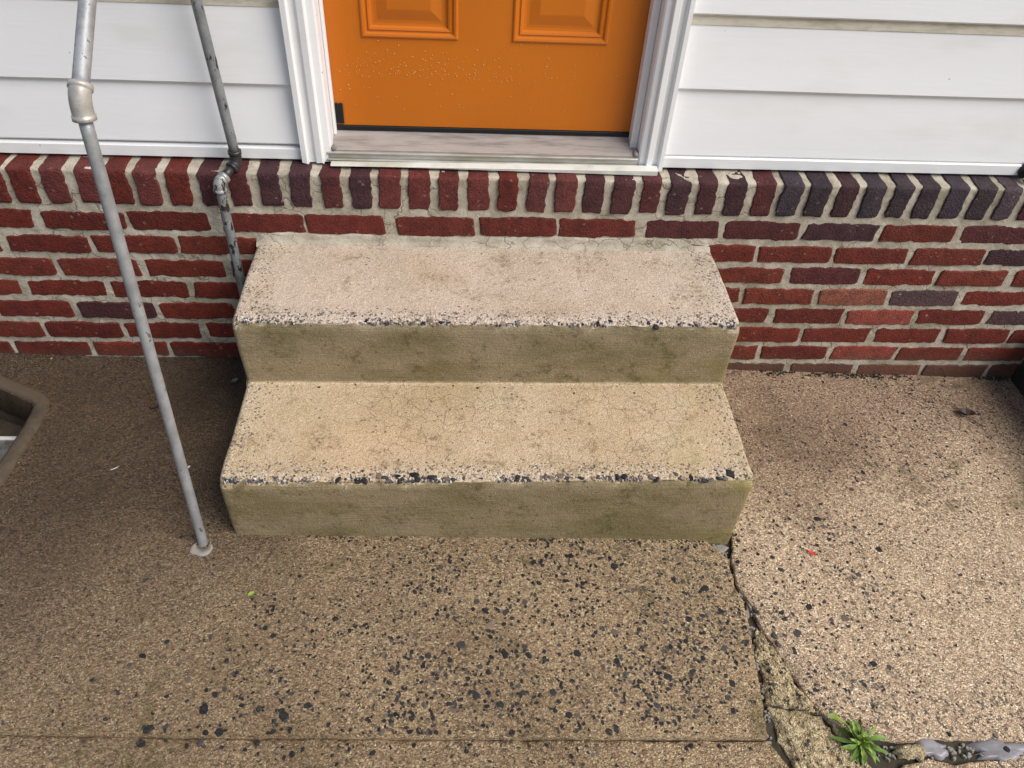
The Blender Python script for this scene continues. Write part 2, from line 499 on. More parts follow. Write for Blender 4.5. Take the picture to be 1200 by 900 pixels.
M = dict(
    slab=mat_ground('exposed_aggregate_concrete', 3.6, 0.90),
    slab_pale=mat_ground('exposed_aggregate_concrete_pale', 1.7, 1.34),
    patch=mat_ground('crumbled_patch_concrete', 2.4, 1.25, True),
    step=mat_step(), brick=mat_brick(), mortar=mat_mortar(), pebble=mat_pebble(), nosing_stone=mat_pebble('nosing_stone', True),
    vinyl=mat_vinyl('white_vinyl', (0.85, 0.852, 0.85)),
    trim=mat_vinyl('white_trim_paint', (0.80, 0.80, 0.79), 0.30, 0.38),
    band=mat_grime('weathered_vinyl_groove', (0.66, 0.62, 0.51), (0.36, 0.32, 0.22), 16.0, 0.6, 0.7, (0.5, 1, 2)),
    sillwood=mat_grime('worn_threshold', (0.36, 0.325, 0.295), (0.17, 0.15, 0.13), 6.0, 0.55, 0.8, (1, 9, 9), 0.4),
    alu=mat_grime('aluminium_edge', (0.55, 0.54, 0.50), (0.30, 0.27, 0.19), 9.0, 0.42, 0.7, (0.6, 2, 2), 0.2, 0.4),
    sillwhite=mat_grime('stained_white_sill', (0.76, 0.75, 0.68), (0.40, 0.37, 0.25), 5.0, 0.5, 0.6, (1, 1, 3), 0.2),
    black=mat_plain('black_rubber', (0.012, 0.012, 0.013), 0.55, 0, 0.4),
    pipe=mat_pipe('galvanised_pipe', (0.38, 0.388, 0.392), (0.13, 0.12, 0.105), 0.76),
    pipe_old=mat_pipe('chipped_painted_pipe', (0.27, 0.28, 0.285), (0.022, 0.020, 0.019), 0.70),
    fitting=mat_pipe('cast_fitting', (0.52, 0.49, 0.44), (0.16, 0.13, 0.10), 0.80),
    fitting_old=mat_pipe('chipped_fitting', (0.36, 0.36, 0.35), (0.016, 0.015, 0.014), 0.62),
    fitting_dark=mat_plain('bare_iron', (0.055, 0.053, 0.052), 0.42, 0.5),
    soil=mat_grime('crack_soil', (0.055, 0.043, 0.028), (0.03, 0.03, 0.015), 30.0, 0.9, 0.8, (1, 1, 1), 0.8),
    grey_mortar=mat_grime('grey_patch_mortar', (0.29, 0.265, 0.23), (0.18, 0.16, 0.13), 40.0, 0.8, 0.8, (1, 1, 1), 0.5),
    sealant=mat_plain('grey_sealant', (0.27, 0.255, 0.262), 0.34, 0, 0.5, 0.3, 18.0),
    leaf=mat_plain('weed_leaf', (0.30, 0.42, 0.075), 0.45, 0, 0.4, 0.45, 60.0),
    leaf_dark=mat_plain('weed_leaf_dark', (0.17, 0.29, 0.05), 0.45, 0, 0.4, 0.4, 60.0),
    leaf_mid=mat_plain('weed_heart', (0.28, 0.36, 0.05), 0.5, 0, 0.4, 0.3, 60.0),
    dead=mat_plain('dead_leaf', (0.05, 0.022, 0.016), 0.55, 0, 0.4),
    red=mat_plain('red_scrap', (0.75, 0.035, 0.03), 0.45),
    chip=mat_plain('white_chip', (0.65, 0.62, 0.56), 0.6),
    twig=mat_plain('twig', (0.05, 0.035, 0.022), 0.8),
    green_board=mat_grime('dark_green_paint', (0.022, 0.030, 0.022), (0.06, 0.06, 0.05), 20.0, 0.55, 0.6, (1, 1, 1), 0.4),
    well=mat_grime('well_concrete', (0.095, 0.070, 0.045), (0.045, 0.034, 0.022), 12.0, 0.75, 0.8, (1, 1, 1), 0.6),
    wellfloor=mat_grime('wet_grey_block', (0.16, 0.155, 0.15), (0.02, 0.02, 0.02), 18.0, 0.3, 0.95, (1, 1, 1), 0.6),
)


def mat_door():
    b = NB('orange_door_paint')
    p = b.pos()
    n = b.noise(p, 1.6, 4)
    c = b.mix(b.rng(n, 0.3, 0.7), (0.60, 0.168, 0.012), (0.52, 0.135, 0.010))
    sp = b.math('MULTIPLY', b.math('GREATER_THAN', b.sep(b.voro(p, 45.0, out='Color'))[0], 0.985), b.rng(b.voro(p, 45.0), 0.14, 0.05))
    c = b.mix(b.math('MULTIPLY', sp, 0.6), c, (0.10, 0.03, 0.008))
    h = b.math('ADD', b.noise(b.n('VectorMath', {0: p, 1: (60.0, 60.0, 9.0)}, operation='MULTIPLY').outputs[0], 1.0, 4), b.noise(p, 300.0, 2))
    return b.out(c, b.rng(n, 0.3, 0.7, 0.30, 0.40), b.bump(h, 0.10, 0.002), spec=0.45)


M['door'] = mat_door()
_b = NB('water_bead')
_b.put(_b.b.inputs['Transmission Weight'], 0.35)
_b.put(_b.b.inputs['IOR'], 1.33)
M['water'] = _b.out((0.88, 0.42, 0.10), 0.08, spec=0.6)

# ------------------------------------------------------------------ pavement
def gz0(x, y):
    x, y = np.asarray(x, float), np.asarray(y, float)
    z = 0.024 - 0.036 * x
    z = z - 0.030 * sstep(-0.5, -1.2, x) * sstep(-0.75, -0.05, y)
    return z


def gz(x, y):
    x, y = np.asarray(x, float), np.asarray(y, float)
    return gz0(x, y) + 0.0035 * fbm(x * 4, y * 4, 0, 3, 3) + 0.0012 * fbm(x * 28, y * 28, 0, 9, 2)


def jag(pts, step=0.012, amp=0.004, freq=30.0, seed=1):
    """walk a polyline in small steps with a broken edge"""
    out = []
    for a, b in zip(pts[:-1], pts[1:]):
        a, b = np.array(a, float), np.array(b, float)
        n = max(1, int(np.linalg.norm(b - a) / step))
        for i in range(n):
            out.append(a + (b - a) * i / n)
    out.append(np.array(pts[-1], float))
    o = np.array(out)
    w = amp * fbm(o[:, 0] * freq, o[:, 1] * freq, 0, seed, 3)
    w2 = amp * fbm(o[:, 0] * freq, o[:, 1] * freq, 5, seed + 3, 3)
    o[1:-1, 0] += w[1:-1]
    o[1:-1, 1] += w2[1:-1]
    return [tuple(q) for q in o]


def inside(poly, X, Y):
    P = np.array(poly)
    r = np.zeros(len(X), bool)
    j = len(P) - 1
    for i in range(len(P)):
        xi, yi, xj, yj = P[i, 0], P[i, 1], P[j, 0], P[j, 1]
        c = ((yi > Y) != (yj > Y)) & (X < (xj - xi) * (Y - yi) / (yj - yi + 1e-12) + xi)
        r ^= c
        j = i
    return r


def edge_dist(loops, X, Y):
    d = np.full(len(X), 9.0)
    for lp in loops:
        P = np.array(lp)
        for i in range(len(P)):
            a, b = P[i - 1], P[i]
            m = (X > min(a[0], b[0]) - .05) & (X < max(a[0], b[0]) + .05) & (Y > min(a[1], b[1]) - .05) & (Y < max(a[1], b[1]) + .05)
            if not m.any():
                continue
            ab = b - a
            t = np.clip(((X[m] - a[0]) * ab[0] + (Y[m] - a[1]) * ab[1]) / (ab @ ab + 1e-12), 0, 1)
            d[m] = np.minimum(d[m], np.hypot(X[m] - a[0] - t * ab[0], Y[m] - a[1] - t * ab[1]))
    return d


def make_slab(name, poly, mat, parent, hole=None, dz=0.0, fine=0.014, drop=0.007, rough=0.0, thick=0.10, tilt=None):
    P = np.array(poly)
    loops = [poly] + ([hole] if hole else [])
    x0, x1, y0, y1 = P[:, 0].min(), P[:, 0].max(), P[:, 1].min(), P[:, 1].max()
    rs = np.random.RandomState(len(poly))
    pts = []
    for s, win in ((fine, (-1.62, 1.62, -1.32, 0.04)), (0.09, None)):
        gx, gy = np.meshgrid(np.arange(x0 + s / 2, x1, s), np.arange(y0 + s / 2, y1, s))
        X, Y = gx.ravel() + rs.uniform(-.3, .3, gx.size) * s, gy.ravel() + rs.uniform(-.3, .3, gx.size) * s
        if win:
            k = (X > win[0]) & (X < win[1]) & (Y > win[2]) & (Y < win[3])
        else:
            k = ~((X > -1.62) & (X < 1.62) & (Y > -1.32) & (Y < 0.04))
        X, Y = X[k], Y[k]
        k = inside(poly, X, Y)
        if hole:
            k &= ~inside(hole, X, Y)
        X, Y = X[k], Y[k]
        k = edge_dist(loops, X, Y) > 0.006
        pts += list(zip(X[k], Y[k]))
    # a ring just inside each loop keeps the broken arris crisp
    ring = []
    for li, lp in enumerate(loops):
        L = np.array(lp)
        nx = np.roll(L, -1, 0) - np.roll(L, 1, 0)
        nx = nx / (np.linalg.norm(nx, axis=1)[:, None] + 1e-9)
        area = 0.5 * np.sum(L[:, 0] * np.roll(L[:, 1], -1) - np.roll(L[:, 0], -1) * L[:, 1])
        sgn = (1 if area > 0 else -1) * (1 if li == 0 else -1)
        q = L + np.stack([-nx[:, 1], nx[:, 0]], 1) * 0.004 * sgn
        ring += list(map(tuple, q))
    co = [tuple(q) for lp in loops for q in lp]
    nb = len(co)
    edges, base = [], 0
    for lp in loops:
        n = len(lp)
        edges += [(base + i, base + (i + 1) % n) for i in range(n)]
        base += n
    allp = [Vector(q) for q in co + ring + pts]
    v2, e2, f2, ov, oe, of = delaunay_2d_cdt(allp, edges, [], 0, 1e-6)
    V = np.array([(q.x, q.y) for q in v2])
    tri = [tuple(f) for f in f2]
    cen = np.array([V[list(f)].mean(0) for f in tri])
    k = inside(poly, cen[:, 0], cen[:, 1])
    if hole:
        k &= ~inside(hole, cen[:, 0], cen[:, 1])
    tri = [f for f, u in zip(tri, k) if u]
    d = edge_dist(loops, V[:, 0], V[:, 1])
    Z = gz(V[:, 0], V[:, 1]) + dz - drop * (1 - sstep(0, 0.016, d)) * (0.6 + 0.5 * vnoise(V[:, 0] * 60, V[:, 1] * 60, 0, 5))
    if rough:
        Z = Z + rough * fbm(V[:, 0] * 45, V[:, 1] * 45, 0, 21, 3) + rough * 0.7 * np.abs(vnoise(V[:, 0] * 24, V[:, 1] * 24, 0, 8))
    if tilt:
        Z = Z + tilt(V[:, 0], V[:, 1])
    verts = [(V[i, 0], V[i, 1], Z[i]) for i in range(len(V))]
    faces = []
    for f in tri:
        a, b_, c = V[f[0]], V[f[1]], V[f[2]]
        faces.append(f if (b_[0] - a[0]) * (c[1] - a[1]) - (b_[1] - a[1]) * (c[0] - a[0]) > 0 else f[::-1])
    # skirt
    cnt = {}
    for f in faces:
        for i in range(3):
            e = (f[i], f[(i + 1) % 3])
            cnt[e] = cnt.get(e, 0) + 1
    low = {}
    for (a, b_) in list(cnt):
        if (b_, a) not in cnt:
            for q in (a, b_):
                if q not in low:
                    low[q] = len(verts)
                    verts.append((V[q, 0], V[q, 1], Z[q] - thick))
            faces.append((b_, a, low[a], low[b_]))
    o = obj(name, verts, faces, mat, parent)
    o.data.polygons.foreach_set('use_smooth', [True] * len(o.data.polygons))
    return o


XL, XR, YB = -3.0, 3.0, -4.2
pavement = tag(empty('pavement'), 'cracked exposed aggregate concrete pavement around the steps', 'pavement', kind='structure')
earth = tag(obj('ground', [(-60, -60, -0.16), (60, -60, -0.16), (60, 60, -0.16), (-60, 60, -0.16)], [(0, 1, 2, 3)], M['soil']), 'bare ground under and beyond the pavement', 'ground', kind='structure')

crackL = jag([(0.33, -0.30), (0.338, -0.598), (0.352, -0.622), (0.387, -0.664), (0.385, -0.734), (0.393, -0.778), (0.389, -0.851), (0.377, -0.948), (0.369, -1.019), (0.362, -1.076)], 0.008, 0.006, 42.0, 4)
crackR = jag([(0.36, -0.30), (0.412, -0.596), (0.408, -0.632), (0.397, -0.662), (0.394, -0.74), (0.409, -0.790), (0.420, -0.843), (0.446, -0.905), (0.463, -0.970), (0.489, -1.020), (0.505, -1.062), (0.515, -1.074)], 0.008, 0.007, 42.0, 6)
jointA = jag([(0.362, -1.076), (0.02, -1.073), (-0.386, -1.067), (-0.776, -1.061), (-1.078, -1.051), (XL, -1.00)], 0.012, 0.0022, 40.0, 8)
jointD = jag([(XL, -1.004), (-1.078, -1.053), (-0.776, -1.063), (-0.386, -1.0705), (0.02, -1.078), (0.362, -1.083)], 0.012, 0.0025, 40.0, 12)
well_hole = jag([(-1.95, -0.10), (-1.95, -0.60), (-1.345, -0.60), (-1.338, -0.42), (-1.336, -0.30), (-1.340, -0.215), (-1.36, -0.195), (-1.455, -0.145), (-1.56, -0.10), (-1.95, -0.10)], 0.02, 0.003, 25.0, 14)[:-1]
WALLY = 0.03
polyA = [(0.33, WALLY)] + crackL + jointA[1:] + [(XL, WALLY)]


def rise(x, y):
    # the lip of the sunken well stands a little proud
    d = edge_dist([well_hole], np.asarray(x), np.asarray(y))
    return 0.006 * (1 - sstep(0.01, 0.06, d))


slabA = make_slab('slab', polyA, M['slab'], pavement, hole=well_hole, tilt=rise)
seam = jag([(0.515, -1.074), (0.592, -1.079), (0.643, -1.086), (0.699, -1.079), (0.77, -1.083), (0.896, -1.088), (1.4, -1.095), (XR, -1.11)], 0.010, 0.006, 40.0, 16)
polyB = [(0.36, WALLY)] + crackR + seam[1:] + [(XR, WALLY)]
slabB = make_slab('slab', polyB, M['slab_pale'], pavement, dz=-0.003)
low_left = jag([(0.362, -1.085), (0.385, -1.125), (0.395, -1.16), (0.43, -1.30), (0.45, -1.60)], 0.010, 0.005, 40.0, 18)
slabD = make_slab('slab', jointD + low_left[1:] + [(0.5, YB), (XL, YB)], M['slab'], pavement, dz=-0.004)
seam2 = jag([(XR, -1.145), (1.3, -1.13), (0.881, -1.118), (0.822, -1.125), (0.73, -1.130), (0.68, -1.123), (0.625, -1.132), (0.60, -1.16), (0.585, -1.30), (0.57, -1.60)], 0.010, 0.006, 40.0, 20)
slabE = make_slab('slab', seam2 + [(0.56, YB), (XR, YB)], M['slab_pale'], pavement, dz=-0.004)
wl = [(x + 0.004, y) for x, y in jag([(0.400, -0.845), (0.383, -0.90), (0.386, -0.948), (0.382, -1.02), (0.386, -1.079), (0.398, -1.128), (0.44, -1.30), (0.46, -1.60)], 0.008, 0.009, 42.0, 22)]
wr = jag([(0.575, -1.60), (0.575, -1.32), (0.570, -1.16), (0.545, -1.12), (0.522, -1.088), (0.500, -1.060), (0.485, -1.023), (0.459, -0.973), (0.442, -0.906), (0.416, -0.847)], 0.008, 0.008, 42.0, 24)
# the crumbled wedge is broken into two pieces across a crack
cut = [(0.396, -1.000), (0.425, -1.013), (0.455, -1.018), (0.481, -1.030)]
ia = min(range(len(wl)), key=lambda i: abs(wl[i][1] + 1.000))
ib = min(range(len(wr)), key=lambda i: abs(wr[i][1] + 1.030))
cutj = jag([wl[ia]] + cut[1:-1] + [wr[ib]], 0.008, 0.004, 50.0, 26)
patch1 = make_slab('broken_wedge', wl[:ia] + cutj + wr[ib + 1:], M['patch'], pavement, dz=-0.004, fine=0.005, drop=0.012, rough=0.008)
cut2 = [(x + 0.002, y - 0.007) for x, y in cutj]
patch2 = make_slab('broken_wedge', cut2 + wl[ia + 1:] + wr[:ib][0:] if False else wl[ia + 1:] + wr[:ib] + cut2[::-1], M['patch'], pavement, dz=-0.006, fine=0.005, drop=0.012, rough=0.009)

# soil lying in the cracks
sx, sy = np.meshgrid(np.linspace(-2.9, 2.9, 90), np.linspace(-2.0, 0.0, 50))
k = gz0(sx, sy) - 0.019 + 0.004 * fbm(sx * 30, sy * 30, 0, 2)
soil_faces = []
for f in grid_faces(50, 90):
    cx_, cy_ = sx.ravel()[list(f)].mean(), sy.ravel()[list(f)].mean()
    if not (-2.1 < cx_ < -1.28 and -0.68 < cy_ < -0.05):
        soil_faces.append(f)
tag(obj('crack_soil', list(zip(sx.ravel(), sy.ravel(), k.ravel())), soil_faces, M['soil'], pavement, True), kind='stuff')
rs = np.random.RandomState(5)


def dome(cx, cy, cz, r, h, rs, ar=1.0, ang=0.0, n=7, sink=0.003):
    """one flat broken stone: irregular ring, inset top"""
    a = np.sort(np.linspace(0, 2 * math.pi, n, endpoint=False) + rs.uniform(-.3, .3, n))
    rr = r * rs.uniform(0.72, 1.12, n)
    px, py = rr * np.cos(a), rr * np.sin(a) * ar
    ca, sa = math.cos(ang), math.sin(ang)
    X, Y = px * ca - py * sa, px * sa + py * ca
    tl = rs.uniform(-.10, .10, 2)
    rings = ((1.0, -sink), (0.93, h * 0.35), (0.70, h)) if n > 6 else ((1.0, -sink), (0.80, h))
    v, f = [], []
    for k, z in rings:
        v += [(cx + X[i] * k, cy + Y[i] * k, cz + z + (tl[0] * X[i] + tl[1] * Y[i]) * (z > 0)) for i in range(n)]
    for q in range(len(rings) - 1):
        f += [(q * n + i, q * n + (i + 1) % n, (q + 1) * n + (i + 1) % n, (q + 1) * n + i) for i in range(n)]
    f.append(tuple(range((len(rings) - 1) * n, len(rings) * n)))
    return v, f


def join(parts):
    V, F = [], []
    for v, f in parts:
        b0 = len(V)
        V += list(v)
        F += [tuple(i + b0 for i in q) for q in f]
    return V, F


# dark stones that stand out one by one (x, y, radius in mm)
STONES = """-0.144,-0.805,12 -0.189,-0.804,12 -0.181,-0.836,13 -0.15,-0.834,8 -0.132,-0.821,7 -0.155,-0.856,7 -0.242,-0.881,11 -0.152,-0.903,12 -0.103,-0.905,10 -0.108,-0.887,8 -0.203,-0.929,8 -0.187,-0.94,8 -0.166,-0.933,6 -0.139,-0.967,7 -0.127,-0.93,7 -0.179,-0.864,8 -0.309,-0.906,10 -0.358,-0.897,10 -0.372,-0.865,5 -0.397,-0.858,5 -0.352,-0.86,5 -0.481,-0.729,10 -0.494,-0.688,10 -0.505,-0.823,9 -0.239,-0.675,7 -0.269,-0.814,8 -0.306,-0.737,6 -0.102,-0.783,10 0.001,-0.902,12 -0.024,-0.851,9 -0.057,-0.984,9 -0.163,-1.009,10 -0.19,-1.011,7 -0.258,-1.014,11 -0.211,-0.991,10 -0.337,-1.034,8 -0.378,-1.028,8 -0.39,-1.059,9 -0.288,-1.06,6 -0.263,-1.06,6 -0.143,-1.062,8 -0.626,-0.86,9 -0.552,-1.096,7 -0.535,-1.088,6 -0.405,-1.095,8 -0.208,-0.78,9 -0.057,-1.021,7 -0.029,-1.03,10 -0.242,-0.997,7 -0.356,-1.13,8 0.011,-0.663,10 -0.076,-0.68,11 0.11,-0.69,12 0.101,-0.669,9 0.262,-0.67,10 0.178,-0.626,7 -0.067,-0.734,9 0.031,-0.736,8 0.134,-0.747,9 0.168,-0.746,8 0.002,-0.777,8 0.087,-0.854,13 0.06,-0.845,6 0.082,-0.918,11 0.182,-0.951,11 0.166,-0.944,10 0.095,-0.948,8 0.268,-0.912,8 0.32,-0.89,9 0.204,-0.829,8 0.255,-0.823,10 0.311,-0.746,12 0.332,-0.802,11 0.263,-0.727,9 0.241,-0.724,9 0.209,-0.897,9 0.14,-0.909,6 -0.715,-0.983,10 -0.729,-1.014,12 -0.82,-1.047,11 -0.79,-1.043,7 -0.716,-1.056,7 -0.692,-1.055,10 -0.827,-1.074,9 -0.782,-1.07,5 -0.745,-1.078,7 -0.721,-1.074,8 -0.682,-1.081,6 -0.618,-1.075,7 -0.707,-0.915,8 -0.683,-0.94,6 -0.871,-0.904,9 -0.891,-0.922,7 -0.833,-0.874,7 -0.75,-0.862,6 -0.772,-0.953,8 -0.896,-0.978,7 -0.902,-1.029,7 -0.913,-0.73,8 -0.665,-0.837,6 -0.645,-0.843,8 -0.535,-1.007,11 -0.579,-1.027,13 -0.699,-0.973,7 0.804,-0.561,10 0.77,-0.635,12 0.691,-0.706,10 0.505,-0.695,12 0.485,-0.726,7 0.5,-0.724,7 0.474,-0.754,9 0.543,-0.789,13 0.616,-0.82,15 0.583,-0.83,8 0.492,-0.854,13 0.476,-0.822,8 0.583,-0.779,8 0.727,-0.815,8 0.778,-0.839,8 0.641,-0.924,13 0.581,-0.964,8 0.602,-0.974,11 0.825,-0.765,9 0.317,-0.966,12 0.301,-0.998,9 0.229,-1.024,9 0.304,-1.025,8 0.364,-0.876,7 0.655,-0.606,9 0.734,-0.569,8 0.461,-0.649,8 0.495,-0.659,8 0.946,-0.704,8 0.261,-1.092,7 0.204,-1.09,7 0.839,-0.218,12 0.825,-0.391,11 0.77,-0.449,12 0.646,-0.543,11 0.609,-0.502,9 0.671,-0.497,8 0.757,-0.541,9 0.926,-0.353,7 0.55,-0.377,8 0.837,-0.041,8"""
stone_meshes = [mesh('pebble', *dome(0, 0, 0, 1.0, 0.10, rs, rs.uniform(0.6, 0.95), 0, int(rs.randint(6, 10)), 0.25), M['pebble']) for _ in range(12)]
CRK = np.array(crackL)


def slab_of(x, y):
    if y < -1.075:
        return slabD if x < 0.4 else slabE
    xc = np.interp(-y, -CRK[:, 1], CRK[:, 0])
    return slabA if x < xc + 0.006 else slabB


for i, t in enumerate(STONES.split()):
    x, y, r = [float(q) for q in t.split(',')]
    o = link('pebble', stone_meshes[i % 12], slab_of(x, y), (x, y, float(gz(x, y)) + (0 if slab_of(x, y) is slabA else -0.0035)))
    s = r * 0.00098
    o.scale = (s, s, min(s, 0.008))
    o.rotation_euler = (RNG.uniform(-.06, .06), RNG.uniform(-.06, .06), RNG.uniform(0, 6.28))

# the finer aggregate, too small to pick apart
def density(x, y):
    d = 0.015 + 0.07 * sstep(-0.6, 0.3, x) + 1.0 * np.exp(-((x + 0.04) / 0.50) ** 2 - ((y + 0.87) / 0.27) ** 2)
    d += 0.55 * np.exp(-((x - 0.55) / 0.22) ** 2 - ((y + 0.66) / 0.26) ** 2)
    d += 0.30 * np.exp(-((x + 0.55) / 0.28) ** 2 - ((y + 1.03) / 0.12) ** 2)
    d += 0.30 * np.exp(-((x - 0.95) / 0.45) ** 2 - ((y + 0.2) / 0.22) ** 2)
    d *= 0.60 + 0.85 * sstep(-.35, .35, fbm(x * 6, y * 6, 0, 31, 3))
    return d


def fine_stones(slab, poly, hole, n, zo, seed):
    rs_ = np.random.RandomState(seed)
    X, Y = rs_.uniform(-1.65, 1.6, n), rs_.uniform(-1.30, -0.005, n)
    k = inside(poly, X, Y) & (rs_.uniform(0, 1, n) < density(X, Y))
    k &= ~((X > -0.76) & (X < 0.41) & (Y > -0.615))
    if hole:
        k &= ~inside(hole, X, Y)
    X, Y = X[k], Y[k]
    k = edge_dist([poly], X, Y) > 0.007
    X, Y = X[k], Y[k]
    Z = gz(X, Y) + zo
    R = 0.0015 + 0.0062 * rs_.power(0.52, len(X)) * (0.72 + 0.45 * np.clip(density(X, Y), 0, 1))
    parts = [dome(X[i], Y[i], Z[i], R[i], rs_.uniform(0.0001, 0.0008), rs_, rs_.uniform(.45, .95), rs_.uniform(0, 6.28), int(rs_.randint(5, 8))) for i in range(len(X))]
    if parts:
        tag(obj('aggregate', *join(parts), M['pebble'], slab), kind='stuff')
    return len(X)


fine_stones(slabA, polyA, well_hole, 52000, 0.0, 1)
fine_stones(slabB, polyB, None, 52000, -0.0032, 2)
fine_stones(slabD, jointD + low_left[1:] + [(0.5, YB), (XL, YB)], None, 26000, -0.0042, 3)
fine_stones(slabE, seam2 + [(0.56, YB), (XR, YB)], None, 26000, -0.0042, 4)

for pt_, po_, sd_ in ((patch1, wl[:ia] + cutj + wr[ib + 1:], 41), (patch2, wl[ia + 1:] + wr[:ib] + cut2[::-1], 42)):
    rp_ = np.random.RandomState(sd_)
    co_ = np.array([q.co[:] for q in pt_.data.vertices])
    top_ = [q for q in co_ if q[2] > float(gz0(q[0], q[1])) - 0.012 and q[1] > -1.25]
    lumps = []
    for i_ in rp_.choice(len(top_), min(len(top_), 230), False):
        q = top_[i_]
        lumps.append(dome(q[0], q[1], q[2], rp_.uniform(0.0015, 0.0055), rp_.uniform(0.0005, 0.003), rp_, rp_.uniform(.6, .95), rp_.uniform(0, 6.28), 6))
    tag(obj('aggregate', *join(lumps[:190]), M['patch'], pt_), kind='stuff')
    tag(obj('dark_aggregate', *join(lumps[190:]), M['pebble'], pt_), kind='stuff')

# grey stone in the gap at the foot of the steps, sealant blobs and a loose lump in the right joint
o = obj('gap_stone', *dome(0.378, -0.628, -0.008, 0.024, 0.006, rs, 0.7, 0.3, 9, 0.02), M['grey_mortar'], pavement)
o = obj('gap_stone', *dome(0.398, -0.800, -0.008, 0.013, 0.006, rs, 0.6, 1.3, 8, 0.02), M['grey_mortar'], pavement)


def blob(cx, cy, lx, ly, z, h, seed, mat, name):
    n, m = 30, 6
    v, f = [], []
    for j in range(m):
        t = j / (m - 1)
        for i in range(n):
            a = 2 * math.pi * i / n
            k = 1 + 0.50 * float(vnoise(math.cos(a) * 1.9, math.sin(a) * 1.9, seed)) + 0.25 * float(vnoise(math.cos(a) * 5, math.sin(a) * 5, seed + 9))
            x, y = math.cos(a) * lx * k * (1 - t * 0.97), math.sin(a) * ly * k * (1 - t * 0.97)
            zz = h * (math.sin(min(1, t * 2.4) * math.pi / 2)) + 0.0014 * float(vnoise(x * 90, y * 90, seed)) - (0.006 if j == 0 else 0) - 0.0012 * t
            v.append((cx + x, cy + y, z + zz))
    f = grid_faces(m, n, close=True) + [tuple((m - 1) * n + i for i in range(n))]
    return obj(name, v, f, mat, pavement, True)


blob(0.700, -1.100, 0.034, 0.020, -0.0145, 0.0055, 3, M['sealant'], 'sealant')
blob(0.838, -1.106, 0.062, 0.022, -0.0195, 0.0060, 8, M['sealant'], 'sealant')
obj('sealant_pit', *dome(0.852, -1.104, -0.0145, 0.009, 0.002, rs, 0.9, 0, 8), M['pebble'], pavement)
blob(0.652, -1.107, 0.026, 0.017, -0.006, 0.010, 15, M['patch'], 'loose_lump')
blob(0.925, -1.106, 0.024, 0.018, -0.021, 0.006, 19, M['sealant'], 'sealant')
parts = []
for i in range(420):                                               # crumbs fallen into the cracks
    u = rs.rand()
    if u < 0.45:
        x, y = rs.uniform(0.53, 1.0), rs.uniform(-1.118, -1.092)
    else:
        q = crackL[int(rs.randint(40, len(crackL)))]
        x, y = q[0] + rs.uniform(0.002, 0.02), q[1] + rs.uniform(-.01, .01)
    if float(fbm(x * 40, y * 40, 0, 91)) < -0.15:
        continue
    parts.append(dome(x, y, float(gz0(x, y)) - 0.016, rs.uniform(.002, .006), rs.uniform(.002, .005), rs, .8, rs.uniform(0, 6)))
tag(obj('crack_rubble', *join(parts), M['grey_mortar'], pavement), kind='stuff')

# sunken well at the left edge
wv, wf = [], []
H = np.array(well_hole)
n = len(H)
for dz_ in (0.004, -0.19):
    for q in H:
        wv.append((q[0], q[1], float(gz0(q[0], q[1])) + dz_))
for i in range(n):
    j = (i + 1) % n
    wf.append((i, j, n + j, n + i))
obj('well_wall', wv, wf, M['well'], pavement)
obj('well_floor', [(q[0], q[1], -0.09) for q in H], [tuple(range(n))], M['soil'], pavement)
v, f = box(-1.90, -1.352, -0.585, -0.262, -0.089, -0.006, 0.008)
obj('well_block', v, f, M['wellfloor'], pavement)
v, f = box(-1.90, -1.354, -0.274, -0.262, -0.012, -0.001, 0.003)
obj('well_block_edge', v, f, M['chip'], pavement)
# rounded mortar lip round the well
lip = [(-1.352, -0.62), (-1.328, -0.50), (-1.322, -0.38), (-1.322, -0.28), (-1.325, -0.20), (-1.345, -0.175), (-1.41, -0.142), (-1.51, -0.092), (-1.63, -0.062)]
lp = jag(lip, 0.02, 0.003, 20, 40)
lv = []
for i, q in enumerate(lp):
    a, b_ = np.array(lp[max(i - 1, 0)]), np.array(lp[min(i + 1, len(lp) - 1)])
    t = (b_ - a) / np.linalg.norm(b_ - a)
    nn = np.array([-t[1], t[0]])
    z = float(gz(q[0], q[1]))
    for s in np.linspace(-1, 1, 9):
        w = 0.022
        lv.append((q[0] + nn[0] * w * s, q[1] + nn[1] * w * s, z + 0.001 + 0.011 * math.sqrt(max(0, 1 - s * s)) - (0.012 if abs(s) > 0.99 else 0) + 0.0015 * float(vnoise(q[0] * 40, q[1] * 40 + s, 2))))
obj('well_lip', lv, grid_faces(len(lp), 9), M['well'], pavement, True)

# ------------------------------------------------------------------ brick foundation wall
wall = tag(empty('brick_wall'), 'low red brick foundation wall with pale mortar under the white siding', 'wall')
PITCH, ROWP = 0.21, 0.06896


